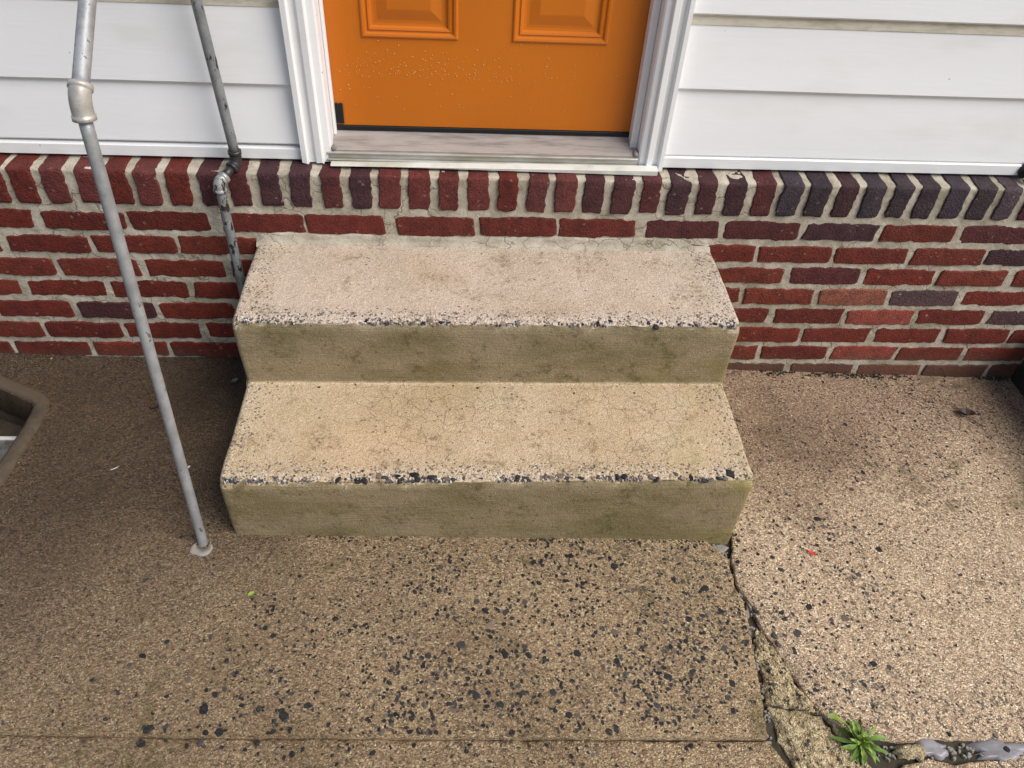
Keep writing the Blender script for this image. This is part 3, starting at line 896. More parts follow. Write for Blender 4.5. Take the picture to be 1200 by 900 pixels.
def stretcher(L, Hh, seed):
    rs_ = np.random.RandomState(seed)
    nu = 26
    xs = np.concatenate([[0, 0, 0.003], np.linspace(0.006, L - 0.006, nu), [L - 0.003, L, L]])
    dx = np.concatenate([[0.034, 0.0025, 0.0003], np.zeros(nu), [0.0003, 0.0025, 0.034]])
    zf = np.array([-0.5, -0.5, -0.475, -0.44, 0, 0.44, 0.475, 0.5, 0.5])
    dz = np.array([0.034, 0.0025, 0.0002, 0, 0, 0, 0.0002, 0.0025, 0.034])
    ph = rs_.uniform(0, 99)
    top = Hh + 0.0042 * fbm(xs * 34, ph, 0, seed, 2) + 0.0020 * vnoise(xs * 130, ph, 1, seed)
    bot = 0.0040 * fbm(xs * 34, ph + 7, 0, seed + 5, 2) + 0.0020 * vnoise(xs * 130, ph, 9, seed)
    cor = np.clip(np.minimum(xs, L - xs) / 0.012, 0, 1)
    top -= 0.004 * (1 - cor) ** 2 * rs_.uniform(.3, 1.6)
    bot += 0.004 * (1 - cor) ** 2 * rs_.uniform(.3, 1.6)
    v = []
    skew = rs_.uniform(-.003, .003)
    for i in range(len(xs)):
        for j in range(len(zf)):
            zz = bot[i] + (top[i] - bot[i]) * (zf[j] + 0.5)
            endj = 0.0032 * float(vnoise(zz * 60, ph + (3 if i < 4 else 11), 0, seed)) * (1 if (i < 3 or i > len(xs) - 4) else 0)
            y = max(dx[i], dz[j]) + 0.0005 * float(vnoise(xs[i] * 25, zz * 40, ph))
            v.append((xs[i] - L / 2 + endj + skew * zf[j] * 2, y, zz - Hh / 2))
    return mesh('brick', v, grid_faces(len(xs), len(zf), flip=False), M['brick'], True)


LB, HB = 0.1935, 0.0515
brick_meshes = [stretcher(LB + RNG.uniform(-.004, .003), HB + RNG.uniform(-.0025, .002), 100 + i) for i in range(14)]
half_meshes = [stretcher(0.092, HB, 150 + i) for i in range(3)]
RED = [(0.185, 0.027, 0.013), (0.170, 0.023, 0.012), (0.150, 0.021, 0.012), (0.200, 0.034, 0.017)]
DUSK = [(0.100, 0.021, 0.020), (0.078, 0.021, 0.022), (0.062, 0.021, 0.025)]
BLUE = [(0.048, 0.028, 0.034), (0.052, 0.036, 0.044), (0.085, 0.055, 0.062)]
SALMON = [(0.36, 0.10, 0.062), (0.33, 0.085, 0.055), (0.38, 0.135, 0.09)]
JIT = {0: .0, 1: -.006, 2: .008, 3: -.002, 4: .006, 5: 0, 6: -.004, 7: .004}
special = {(4, 9): (0.26, 0.085, 0.05), (5, 10): (0.30, 0.065, 0.042), (7, 10): (0.28, 0.055, 0.036), (4, 10): (0.12, 0.062, 0.062), (5, 12): (0.10, 0.045, 0.045), (3, 9): DUSK[0], (1, 8): DUSK[0], (1, 9): DUSK[2], (1, 10): RED[1], (1, 11): DUSK[0], (2, 9): RED[2]}
for row in range(1, 9):
    z = 0.55 - ROWP * row
    off = 0.5 if row % 2 == 0 else 0.0
    for i in range(-7, 18):
        xc = (i - 6 + 0.5 + off) * PITCH + RNG.uniform(-.004, .004) + JIT.get(i, 0) * (1 if row < 3 else .4)
        if xc < -2.75 or xc > 2.45:
            continue
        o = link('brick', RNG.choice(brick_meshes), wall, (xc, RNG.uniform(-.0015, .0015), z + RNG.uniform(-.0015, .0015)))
        o.rotation_euler = (RNG.uniform(-.008, .008), RNG.uniform(-.006, .006), RNG.uniform(-.006, .006))
        if RNG.random() < 0.5:
            o.rotation_euler[1] += math.pi                           # turned end for end
        if (row, i) in special:
            c = special[row, i]
        elif row == 1 and xc > 0.15:
            c = RNG.choice([DUSK[0], DUSK[0], RED[2], DUSK[1]]) if xc < 0.62 else RNG.choice([RED[3], DUSK[0], DUSK[2]])
        elif row == 1 and xc > -0.55:
            c = RNG.choice(RED[1:3])
        else:
            c = RNG.choice(RED) if RNG.random() < 0.985 else RNG.choice(DUSK)
        k = RNG.uniform(0.86, 1.12)
        o.color = (c[0] * k, c[1] * k, c[2] * k, 1)

# rowlock course: bricks on edge with rounded front arris
RB, RT, RR, RD = 0.527, 0.617, 0.0075, 0.105


def rl_path(s):
    """s along the face -> (y, z, ny, nz); up the front, round the arris, back over the top"""
    h = RT - RB - RR
    if s <= h:
        return 0.0, RB + s, -1.0, 0.0
    a = (s - h) / RR
    if a <= math.pi / 2:
        return RR - RR * math.cos(a), RT - RR + RR * math.sin(a), -math.cos(a), math.sin(a)
    q = s - h - RR * math.pi / 2
    return RR + q, RT + 0.02 * q, 0.0, 1.0


def rowlock(seed):
    rs_ = np.random.RandomState(seed)
    w = 0.0505 + rs_.uniform(-.004, .002)
    h = RT - RB - RR
    ss = [0, 0, 0.003, 0.006, 0.014, 0.022, 0.030, 0.038, 0.046, 0.054, 0.062, 0.070, h] + [h + RR * a for a in (0.4, 0.8, 1.2, 1.57)] + [h + RR * 1.57 + q for q in (0.012, 0.03, 0.055, 0.085, 0.105)]
    ds = [0.03, 0.004, 0.0007] + [0] * (len(ss) - 3)
    xf = [-0.5, -0.5, -0.47, -0.43, 0, 0.43, 0.47, 0.5, 0.5]
    dx = [0.03, 0.0026, 0.0003, 0, 0, 0, 0.0003, 0.0026, 0.03]
    ph = rs_.uniform(0, 99)
    lean = rs_.uniform(-.03, .03)
    v = []
    for i, s in enumerate(ss):
        y, z, ny, nz = rl_path(s)
        cor = max(0, 1 - s / 0.014) ** 2 * rs_.uniform(0.002, 0.007)
        l = -w / 2 + 0.0028 * float(fbm(s * 40, ph, 0, seed, 2)) + 0.0022 * float(vnoise(s * 130, ph, 7, seed)) + cor
        r = w / 2 + 0.0028 * float(fbm(s * 40, ph + 9, 0, seed, 2)) + 0.0022 * float(vnoise(s * 130, ph + 9, 7, seed)) - cor
        for j in range(len(xf)):
            x = l + (r - l) * (xf[j] + 0.5) + lean * (s - 0.05)* (1 if s < h else 0.4)
            d = max(ds[i], dx[j]) + 0.0005 * float(vnoise(x * 40, s * 30, ph)) + (0.0014 * float(vnoise(x * 90, s * 90, ph + 4)) if h - .01 < s < h + .03 else 0)
            zz = z + (0.0035 * float(vnoise(x * 45, ph, 3)) if i < 3 else 0)
            v.append((x, y - ny * d, zz - nz * d - 0.575))
    return mesh('rowlock_brick', v, grid_faces(len(ss), len(xf), flip=True), M['brick'], True)


rl_meshes = [rowlock(200 + i) for i in range(14)]
RLP = 0.0703
i0 = -36
for i in range(i0, 36):
    xc = 0.009 + i * RLP + RNG.uniform(-.003, .003)
    if xc < -2.6 or xc > 2.45:
        continue
    o = link('rowlock_brick', RNG.choice(rl_meshes), wall, (xc, -0.003 + RNG.uniform(-.002, .002), 0.575 + RNG.uniform(-.002, .001)))
    o.rotation_euler = (RNG.uniform(-.006, .006), RNG.uniform(-.03, .03), RNG.uniform(-.012, .012))
    if xc < -0.85:
        c = RNG.choice([RED[2], (0.145, 0.032, 0.025), DUSK[0]])
    elif xc < -0.42:
        c = RNG.choice([DUSK[0], DUSK[1], DUSK[2], DUSK[2]])
    elif xc < 0.05:
        c = RNG.choice([(0.15, 0.030, 0.024), DUSK[0], RED[2], (0.135, 0.032, 0.027)])
    elif xc < 0.55:
        c = RNG.choice(DUSK)
    else:
        c = RNG.choice([DUSK[2], BLUE[0], BLUE[0], BLUE[1], DUSK[1]] + ([BLUE[2]] * 2 if xc > 0.95 else []))
    k = RNG.uniform(0.88, 1.12)
    o.color = (c[0] * k, c[1] * k, c[2] * k, 1)

# mortar bed, one wavy sheet behind the bricks that bends over with the rowlock
xs = np.concatenate([np.arange(-2.75, -1.65, 0.03), np.arange(-1.65, 1.65, 0.0052), np.arange(1.65, 2.46, 0.03)])
zs = list(np.arange(-0.14, RB, 0.0052))
path = [(0.0, z, -1.0, 0.0) for z in zs] + [rl_path(s) for s in np.arange(0.002, 0.19, 0.0052)]
PA = np.array(path)
gx, gs = np.meshgrid(xs, np.arange(len(path)))
S = gs * 0.0052
nz_ = 0.0018 * fbm(gx * 38, S * 38, 0, 51, 3) + 0.0008 * vnoise(gx * 110, S * 110, 0, 57)
dep = 0.0028 - nz_
Y = PA[gs.astype(int), 0] - PA[gs.astype(int), 2] * dep
Z = PA[gs.astype(int), 1] - PA[gs.astype(int), 3] * dep
me = mesh('mortar', list(zip(gx.ravel(), Y.ravel(), Z.ravel())), grid_faces(len(path), len(xs)), M['mortar'], True)
link('mortar', me, wall)
# smeared mortar fillet along the back of the top step
xs = np.arange(-0.752, 0.4041, 0.006)
prof = [(0.007, 0.4565), (0.001, 0.4525), (-0.0005, 0.446), (-0.0015, 0.438), (-0.004, 0.430), (-0.009, 0.4262), (-0.013, 0.4205)]
v = []
for x in xs:
    for j, (y, z) in enumerate(prof):
        k = float(fbm(x * 22, j * 0.8, 0, 61, 3))
        en = max(0.0, 1 - min(x + 0.752, 0.404 - x) / 0.025) ** 2
        v.append((x, y - 0.0025 * k + 0.004 * en * (1 if j < 4 else 0), z + 0.0045 * k * (1 if j < 3 else 0.4) - 0.004 * en * (1 if j < 4 else 0)))
obj('mortar_fillet', v, grid_faces(len(xs), len(prof), flip=True), M['mortar'], wall, True)

# ------------------------------------------------------------------ vinyl siding
siding = tag(empty('siding_wall'), 'white horizontal vinyl siding above the brick on both sides of the door', 'siding')


def course(x0, x1, zb, zt, mat=None, name='siding_panel'):
    # butt edge stands proud, face leans back up to the next course
    # lip and face are separate shells so the arris stays crisp
    face = [(0.0612, zb + 0.0025)] + [(0.0612 + 0.0105 * t, zb + 0.0025 + (zt + 0.012 - zb) * t) for t in (0.25, 0.5, 0.75, 1.0)]
    lip = [(0.079, zb - 0.001), (0.063, zb - 0.001), (0.0612, zb + 0.0025)]
    xs_ = np.linspace(x0, x1, 34)
    shells = []
    for pr_ in (lip, face):
        v_ = []
        for x in xs_:
            w = 0.0014 * float(vnoise(x * 2.2, zb * 9, 3)) + 0.0006 * float(vnoise(x * 7, zb * 9, 8))
            for y, z in pr_:
                v_.append((x, y + w * math.sin(min(1, max(0, (z - zb) / (zt - zb))) * math.pi), z + 0.0008 * float(vnoise(x * 3, zb * 5, 1))))
        shells.append((v_, grid_faces(34, len(pr_))))
    return obj(name, *join(shells), mat or M['vinyl'], siding, True)


def starter(x0, x1):
    v_, f_ = box(x0, x1, 0.055, 0.082, 0.6235, 0.6520, 0.002)
    obj('starter_strip', v_, f_, M['trim'], siding)


for side, x0, x1, lines in (('l', -2.75, -0.617, [0.6595, 0.800]), ('r', 0.247, 2.45, [0.6545, 0.818])):
    starter(x0, x1)
    z = lines[0]
    ps = []
    tot = 0.328
    fr = (lines[1] - lines[0])
    while z < 2.7:
        ps.append((z, z + fr, False))
        ps.append((z + fr, z + tot - 0.024, True))
        z += tot
    for zb, zt, top in ps:
        course(x0, x1, zb, zt)
        if top:                                                     # the grubby interlock groove under the next panel
            v_, f_ = box(x0, x1, 0.0690, 0.080, zt - 0.001, zt + 0.030, 0.001)
            obj('panel_groove', v_, f_, M['band'], siding)
v, f = box(-2.75, -0.617, 0.083, 0.16, 0.60, 2.8)
obj('sheathing', v, f, M['trim'], siding)
v, f = box(0.247, 2.45, 0.083, 0.16, 0.60, 2.8)
obj('sheathing', v, f, M['trim'], siding)
v, f = box(-0.60, 0.235, 0.150, 0.22, 0.60, 2.8)
obj('backing', v, f, M['black'], siding)

# ------------------------------------------------------------------ door frame
frame = tag(empty('door_frame', (0, 0, 0)), 'white moulded door frame with worn threshold set on the brick ledge', 'door frame')
DL, DR = -0.5485, 0.1795                                            # clear opening


def sweep_up(prof, z0, z1, name, mat, nz=10, ragged=0.0, flip=False):
    zs_ = np.concatenate([np.linspace(z0, z0 + 0.02, 4), np.linspace(z0 + 0.05, z1, nz)])
    v_ = []
    for z in zs_:
        for j, (x, y) in enumerate(prof):
            rg = ragged * float(vnoise(x * 120, j, 5)) * (1 if z <= z0 + 0.001 else 0)
            v_.append((x, y, z + rg))
    return obj(name, v_, grid_faces(len(zs_), len(prof), flip=flip), mat, frame)


def mould(outer, inner):
    w = inner - outer
    P_ = [(0, 0.084), (0, 0.0445), (0.012, 0.0410), (0.17, 0.0405), (0.20, 0.0425), (0.23, 0.0500), (0.40, 0.0515), (0.45, 0.0480), (0.48, 0.0440), (0.66, 0.0430), (0.70, 0.0450), (0.73, 0.0500), (0.93, 0.0530), (0.99, 0.0560), (1.0, 0.062), (1.0, 0.1145)]
    return [(outer + w * a, y) for a, y in P_]


sweep_up(mould(-0.6205, DL), 0.6205, 2.75, 'brickmould', M['trim'], ragged=0.004, flip=False)
sweep_up(mould(0.2475, DR + 0.006), 0.6205, 2.75, 'brickmould', M['trim'], ragged=0.003, flip=True)
v, f = box(DR - 0.012, DR + 0.0055, 0.083, 0.1145, 0.652, 2.75, 0.0015)
obj('door_stop', v, f, M['trim'], frame)
v, f = box(DL + 0.0005, DL + 0.007, 0.097, 0.1145, 0.668, 2.75, 0.0015)
obj('door_stop', v, f, M['trim'], frame)
v, f = box(-0.62, 0.247, 0.045, 0.15, 2.76, 2.85, 0.003)
obj('head_casing', v, f, M['trim'], frame)
# threshold: worn plank falling to the front, two bright lips, stained white sill strip
xs = np.linspace(DL + 0.0005, DR + 0.005, 60)
prof = [(0.150, 0.6735), (0.112, 0.6715), (0.085, 0.6620), (0.0585, 0.6530), (0.0560, 0.6515), (0.0560, 0.6420)]
v = [(x, y, z + 0.0006 * float(vnoise(x * 12, y * 90, 2))) for x in xs for y, z in prof]
obj('threshold', v, grid_faces(60, len(prof), flip=True), M['sillwood'], frame)
v, f = box(DL - 0.012, DR + 0.006, 0.0475, 0.0560, 0.6440, 0.6490, 0.0012)
obj('threshold_lip', v, f, M['alu'], frame)
v, f = box(DL - 0.010, DR + 0.006, 0.0510, 0.0575, 0.6330, 0.6436, 0.0006)
obj('threshold_channel', v, f, M['alu'], frame)
v, f = box(DL - 0.012, DR + 0.006, 0.0450, 0.0575, 0.6285, 0.6326, 0.001)
obj('threshold_lip', v, f, M['alu'], frame)
sv, sf = [], []
for x in np.linspace(-0.552, 0.232, 30):                              # tapers to nothing on the left
    t = (x + 0.552) / 0.784
    zt_ = 0.6275 + 0.0065 * t
    zb_ = 0.6262 - 0.0075 * t
    for y, z in ((0.045, zt_), (0.0240 + 0.004 * (1 - t), zt_ - 0.0005), (0.0225 + 0.004 * (1 - t), zt_ - 0.003), (0.0235 + 0.004 * (1 - t), zb_), (0.045, zb_)):
        sv.append((x, y, z))
sf = grid_faces(30, 5, flip=True) + [(0, 1, 2, 3, 4), (149, 148, 147, 146, 145)]
obj('sill_strip', sv, sf, M['sillwhite'], frame)
for x0, x1, y0, y1, z0 in ((DL - 0.002, DL + 0.010, 0.050, 0.066, 0.650), (DR - 0.006, DR + 0.006, 0.052, 0.075, 0.650)):
    v, f = box(x0, x1, y0, y1, z0, z0 + 0.012, 0.004)
    obj('broken_caulk', v, f, M['grey_mortar'], frame)

# ------------------------------------------------------------------ door
door = tag(empty('door', (0, 0, 0)), 'orange painted panelled front door, shut, with raindrops on it', 'door')
DY, DB, DT = 0.1165, 0.6855, 2.70
px = [(-0.4655, -0.2515), (-0.1310, 0.0860)]
pz = [(0.8915, 1.52), (1.66, 2.18), (2.30, 2.56)]
xb = [DL + 0.0015, px[0][0], px[0][1], px[1][0], px[1][1], DR - 0.0015]
zb = [DB] + [q for a in pz for q in a] + [DT]
v = [(x, DY, z) for z in zb for x in xb]
f = []
for r in range(len(zb) - 1):
    for c in range(5):
        if r % 2 == 1 and c in (1, 3):
            continue
        a = r * 6 + c
        f.append((a, a + 1, a + 7, a + 6))
n0 = len(v)
# edges of the leaf
ev, ef = box(xb[0], xb[-1], DY + 0.0001, DY + 0.034, DB, DT)
ef = [q for k_, q in enumerate(ef) if k_ != 2]
obj('door_leaf', *join([(v, f), (ev, ef)]), M['door'], door)
loops = [(0, 0), (0.0015, -0.0032), (0.0045, -0.0045), (0.009, -0.0035), (0.0115, 0.0008), (0.0145, 0.0015), (0.017, -0.0008), (0.0215, 0.0005), (0.0245, 0.0060), (0.030, 0.0068), (0.0365, 0.0065), (0.058, 0.0012), (0.061, 0.0008)]
for (x0, x1) in px:
    for (z0, z1) in pz:
        v, f = [], []
        for o_, d in loops:
            v += [(x0 + o_, DY + d, z0 + o_), (x1 - o_, DY + d, z0 + o_), (x1 - o_, DY + d, z1 - o_), (x0 + o_, DY + d, z1 - o_)]
        f = grid_faces(len(loops), 4, close=True) + [tuple(range(len(v) - 4, len(v)))]
        obj('door_panel', v, f, M['door'], door)
v, f = box(DL + 0.001, DR - 0.001, DY - 0.004, DY + 0.03, 0.6745, 0.6845, 0.001)
obj('door_sweep', v, f, M['black'], door)
pv = []
for i, x in enumerate(np.linspace(0.001, 0.026, 11)):
    for z in (0.690, 0.7385):
        pv.append((DL + x, DY - 0.003 - 0.0016 * (i % 2), z + 0.001 * math.sin(i * 1.7)))
pf = [(2 * i, 2 * i + 2, 2 * i + 3, 2 * i + 1) for i in range(10)]
n_ = len(pv)
pv += [(q[0], DY - 0.0004, q[2]) for q in pv]
pf += [(0, 1, n_ + 1, n_), (20, n_ + 20, n_ + 21, 21)] + [(2 * i + 1, 2 * i + 3, n_ + 2 * i + 3, n_ + 2 * i + 1) for i in range(10)]
obj('corner_seal', pv, pf, M['black'], door)
parts = []
for i in range(420):
    if rs.rand() < 0.7:
        x, z = rs.normal(-0.33, 0.14), 0.80 + abs(rs.normal(0, 0.035))
    else:
        x, z = rs.uniform(DL + 0.02, DR - 0.02), rs.uniform(0.72, 0.885)
    if not (DL + 0.01 < x < DR - 0.01 and z < 0.885):
        continue
    r = 0.0006 + 0.0011 * rs.rand() ** 2
    dv, df = [], []
    for a_, s_ in ((0, 1.0), (0.6, 0.8)):
        for q in range(6):
            dv.append((x + r * s_ * math.cos(q * 1.047), DY - 0.0002 - r * 0.75 * a_, z + r * s_ * math.sin(q * 1.047) * 1.15))
    dv.append((x, DY - 0.0002 - r * 0.62, z))
    df = [(q, 6 + q, 6 + (q + 1) % 6, (q + 1) % 6) for q in range(6)] + [(6 + q, 12, 6 + (q + 1) % 6) for q in range(6)]
    parts.append((dv, df))
o = obj('raindrops', *join(parts), M['water'], door, True)
tag(o, kind='stuff')

# ------------------------------------------------------------------ concrete steps
steps = tag(empty('concrete_steps', (-0.17, -0.3, 0)), 'two worn cast concrete steps below the orange door', 'steps')
SX0, SX1 = -0.753, 0.406
Z1, Z2, Y1, Y2 = 0.4245, 0.2375, -0.3135, -0.6155


def step_profile():
    r = 0.007
    pts = []

    def seg(a, b, st=0.0075):
        n_ = max(1, int(math.hypot(b[0] - a[0], b[1] - a[1]) / st))
        for i_ in range(n_):
            pts.append((a[0] + (b[0] - a[0]) * i_ / n_, a[1] + (b[1] - a[1]) * i_ / n_))

    def rnd(c, a0, a1, rr, n_=4):
        for i_ in range(n_):
            a_ = math.radians(a0 + (a1 - a0) * i_ / n_)
            pts.append((c[0] + rr * math.cos(a_), c[1] + rr * math.sin(a_)))
    seg((0.0, Z1), (Y1 + r, Z1))
    rnd((Y1 + r, Z1 - r), 90, 180, r)
    seg((Y1, Z1 - r), (Y1 + 0.004, Z2 + 0.008))
    rnd((Y1 - 0.004, Z2 + 0.008), 0, -90, 0.008)
    seg((Y1 - 0.004, Z2), (Y2 + r, Z2))
    rnd((Y2 + r, Z2 - r), 90, 180, r)
    seg((Y2, Z2 - r), (Y2 + 0.002, -0.06))
    pts.append((Y2 + 0.002, -0.06))
    return np.array(pts)


PR = step_profile()
xs = np.concatenate([[SX0, SX0 + 0.0015, SX0 + 0.005, SX0 + 0.010], np.arange(SX0 + 0.016, SX1 - 0.014, 0.007), [SX1 - 0.010, SX1 - 0.005, SX1 - 0.0015, SX1]])
inset = np.interp(xs, [SX0, SX0 + 0.0015, SX0 + 0.005, SX0 + 0.010, SX1 - 0.010, SX1 - 0.005, SX1 - 0.0015, SX1], [0.009, 0.005, 0.0015, 0, 0, 0.0015, 0.005, 0.009])
T = np.gradient(PR, axis=0)
T /= np.linalg.norm(T, axis=1)[:, None]
NN = np.stack([T[:, 1], -T[:, 0]], 1)
NN *= np.where((NN[:, 0] * -1 + NN[:, 1]) < 0, -1, 1)[:, None]
gx, gi = np.meshgrid(xs, np.arange(len(PR)))
py, pz_ = PR[gi, 0], PR[gi, 1]
ins = np.broadcast_to(inset, gx.shape)
d = 0.0022 * fbm(gx * 7, py * 7, pz_ * 7, 71, 3) + 0.0009 * fbm(gx * 40, py * 40, pz_ * 40, 73, 2)
near = np.zeros_like(gx)
for (ye, ze) in ((Y1, Z1), (Y2, Z2)):
    dist = np.hypot(py - ye, pz_ - ze)
    near = np.maximum(near, 1 - sstep(0.004, 0.026, dist))
wear = near * (0.0035 + 0.0085 * np.clip(fbm(gx * 16, py * 9, pz_ * 9, 77, 3) + 0.25, 0, 1) + 0.0060 * np.clip(vnoise(gx * 33, py * 20, pz_ * 20, 78), 0, 1) + 0.0035 * vnoise(gx * 95, py * 95, pz_ * 95, 79))
# the left and right ends are worn rounder still
endw = 1 - sstep(0.0, 0.05, np.minimum(gx - SX0, SX1 - gx))
wear = wear + near * endw * 0.006
d = d - wear
Y = py + NN[gi, 0] * (d - ins)
Z = pz_ + NN[gi, 1] * (d - ins)
X = gx + 0.003 * fbm(py * 9, pz_ * 9, np.where(gx < 0, 0.0, 5.0), 81, 2) * np.where(np.minimum(gx - SX0, SX1 - gx) < 0.012, 1, 0)
nr, nc = gx.shape
verts = list(zip(X.ravel(), Y.ravel(), Z.ravel()))
faces = grid_faces(nr, nc, flip=True)
for c, fl in ((0, False), (nc - 1, True)):
    ringi = [r * nc + c for r in range(nr)]
    a = len(verts)
    xx = X[0, c]
    verts += [(xx, 0.0, -0.06)]
    poly = ringi + [a]
    faces.append(tuple(poly if fl else poly[::-1]))
body = link('step_block', mesh('step_block', verts, faces, M['step'], True), steps)
body.parent = steps
body.matrix_parent_inverse = Matrix.Translation((0.17, 0.3, 0))
for p_ in body.data.polygons[-2:]:
    p_.use_smooth = False


# aggregate bared along the two nosings
def nosing(ye, ze, seed, bigs):
    rs_ = np.random.RandomState(seed)
    parts_ = []
    for i_ in range(900):
        x = rs_.uniform(SX0 + 0.01, SX1 - 0.01)
        if float(fbm(x * 9, 3.0, seed, 5, 2)) < rs_.uniform(-.75, .25):
            continue
        t = abs(rs_.normal(0, 0.006 + 0.012 * max(0.0, 0.5 + float(vnoise(x * 14, seed, 2)))))
        r = rs_.uniform(0.0016, 0.0042)
        parts_.append(dome(x + 0.17, ye + 0.006 + t + 0.3, ze - 0.0058 * max(0, 1 - t / 0.020) - 0.0005, r, rs_.uniform(.0004, .0018), rs_, rs_.uniform(.6, .95), rs_.uniform(0, 6), 6))
    o_ = obj('bared_aggregate', *join(parts_), M['nosing_stone'], steps)
    tag(o_, kind='stuff')
    for (x, t, r) in bigs:
        o_ = link('nosing_stone', nos_meshes[int(rs_.randint(0, 10))], steps, (x + 0.17, ye + 0.007 + t + 0.3, ze - 0.0060 * max(0, 1 - t / 0.020)))
        o_.scale = (r, r * 0.9, min(r, 0.007))
        o_.rotation_euler = (0.35 * max(0, 1 - t / 0.02), rs_.uniform(-.1, .1), rs_.uniform(0, 6.28))


nos_meshes = [mesh('nosing_stone', *dome(0, 0, 0, 1.0, 0.22, rs, rs.uniform(0.6, 0.95), 0, int(rs.randint(6, 9)), 0.4), M['pebble']) for _ in range(10)]
big1 = [(-0.60, .006, .006), (-0.455, .008, .007), (-0.405, .004, .007), (-0.352, .004, .009), (-0.343, .012, .007), (-0.328, .003, .008), (-0.313, .010, .009), (-0.306, .001, .009), (-0.288, .006, .008), (-0.272, .004, .007), (-0.245, .010, .006),
        (-0.185, .004, .007), (-0.165, .006, .009), (-0.148, .004, .009), (-0.09, .006, .006), (-0.02, .008, .006), (0.035, .004, .006), (0.07, .006, .010), (0.10, .012, .008), (0.12, .006, .007), (0.19, .008, .009), (0.205, .0, .011), (0.26, .006, .006), (0.30, .010, .007), (0.31, .03, .007), (0.345, .008, .006)]
big2 = [(-0.505, .006, .011), (-0.462, .003, .009), (-0.448, .002, .009), (-0.418, .014, .009), (-0.405, .010, .010), (-0.398, .000, .009), (-0.378, .012, .009), (-0.370, .003, .010), (-0.345, .016, .013), (-0.335, .004, .008), (-0.305, .010, .011), (-0.272, .006, .010), (-0.258, .005, .010), (-0.238, .007, .008),
        (-0.20, .006, .007), (-0.118, .008, .011), (-0.103, .006, .010), (-0.06, .010, .010), (-0.045, .006, .009), (-0.028, .012, .011), (-0.012, .004, .009), (0.018, .006, .009), (0.045, .006, .008), (0.055, .008, .009), (0.10, .008, .010), (0.115, .010, .010), (0.175, .008, .009), (0.185, .002, .010), (0.215, .010, .010), (0.228, .014, .009), (0.245, .004, .008), (0.262, .006, .009), (0.29, .001, .011), (0.305, .000, .010), (0.325, .004, .009), (0.352, .016, .016), (0.34, .002, .008)]
for (x, y, r) in ((-0.580, -0.326, .004), (-0.495, -0.316, .0035), (-0.203, -0.327, .005), (-0.138, -0.326, .0035), (0.030, -0.345, .004), (-0.033, -0.409, .005), (-0.261, -0.320, .003), (0.178, -0.343, .003), (-0.44, -0.47, .0025)):
    o = link('embedded_stone', nos_meshes[int(rs.randint(0, 10))], steps, (x + 0.17, y + 0.3, Z2 + 0.0008))
    o.scale = (r, r * 0.8, 0.004)
    o.rotation_euler = (0, 0, rs.uniform(0, 6.28))
nosing(Y1, Z1, 301, big1)
nosing(Y2, Z2, 302, big2)

# ------------------------------------------------------------------ pipe handrail
rail = tag(empty('handrail', (-0.815, -0.644, 0.05)), 'grey galvanised pipe handrail left of the steps, front and wall legs', 'handrail')
_inv = Matrix.Translation((0.815, 0.644, -0.05))


def rpart(name, vf, mat, smooth=True):
    o_ = obj(name, vf[0], vf[1], mat, rail, smooth)
    o_.matrix_parent_inverse = _inv
    return o_


B0 = Vector((-0.8165, -0.640, 0.030))
T0 = Vector((-0.8150, -0.517, 0.990))
ax = (T0 - B0).normalized()
R0 = 0.0104
rpart('front_post', tube([B0.lerp(T0, i / 40) for i in range(41)], R0, 24), M['pipe'])
dirr = Vector((0.005, 0.10, 0.084)).normalized()
F0 = Vector((-0.8120, -0.500, 1.034))                                # where the sloping rail leaves the elbow
pts = [T0 - ax * 0.004, T0 - ax * 0.0035, T0 - ax * 0.003, T0 + ax * 0.0035, T0 + ax * 0.004] + arc(T0 + ax * 0.006, T0 + ax * 0.030, F0 - dirr * 0.008, 8) + [F0 - dirr * 0.0075, F0 - dirr * 0.007, F0, F0 + dirr * 0.0005]
rad = [0.0115, 0.0162, 0.0176, 0.0176, 0.0166] + [0.0160] * 9 + [0.0166, 0.0178, 0.0178, 0.0120]
rpart('elbow', tube(pts, rad, 28), M['fitting'])
U1 = Vector((-0.796, 0.0175, 1.472))
rpart('sloping_rail', tube([(F0 - dirr * 0.006).lerp(U1, i / 30) for i in range(31)], 0.0124, 24), M['pipe'])
# wall leg
W1 = Vector((-0.7655, 0.0175, 0.660))
rpart('wall_post', tube([W1.lerp(U1, i / 30) for i in range(31)], 0.0112, 24), M['pipe_old'])
rpart('top_elbow', tube([U1 + Vector((0, -0.024, -0.020)), U1 + Vector((0, -0.008, -0.006)), U1 + Vector((0, 0.0, -0.004)), U1 + Vector((0, 0.001, -0.014)), U1 + Vector((0, 0.001, -0.032))], 0.016, 20), M['fitting_old'])
CN = Vector((-0.7650, 0.0160, 0.634))
K0 = Vector((-0.7975, -0.0345, 0.612))
kd = (K0 - CN).normalized()
zv = Vector((0, 0, 1))
rpart('iron_elbow', tube([W1 + zv * 0.004, W1 + zv * 0.0035, W1 - zv * 0.004, W1 - zv * 0.0045] + arc(W1 - zv * 0.008, CN, CN + kd * 0.012, 6) + [CN + kd * q for q in (0.0125, 0.0205, 0.021)],
      [0.0115, 0.0152, 0.0152, 0.0136] + [0.0136] * 7 + [0.0152, 0.0152, 0.010], 24), M['fitting_dark'])
rpart('nipple', tube([CN + kd * 0.015, K0 - kd * 0.012], 0.0102, 20), M['fitting_dark'])
L0 = K0 - zv * 0.016 + Vector((-0.002, -0.002, 0))
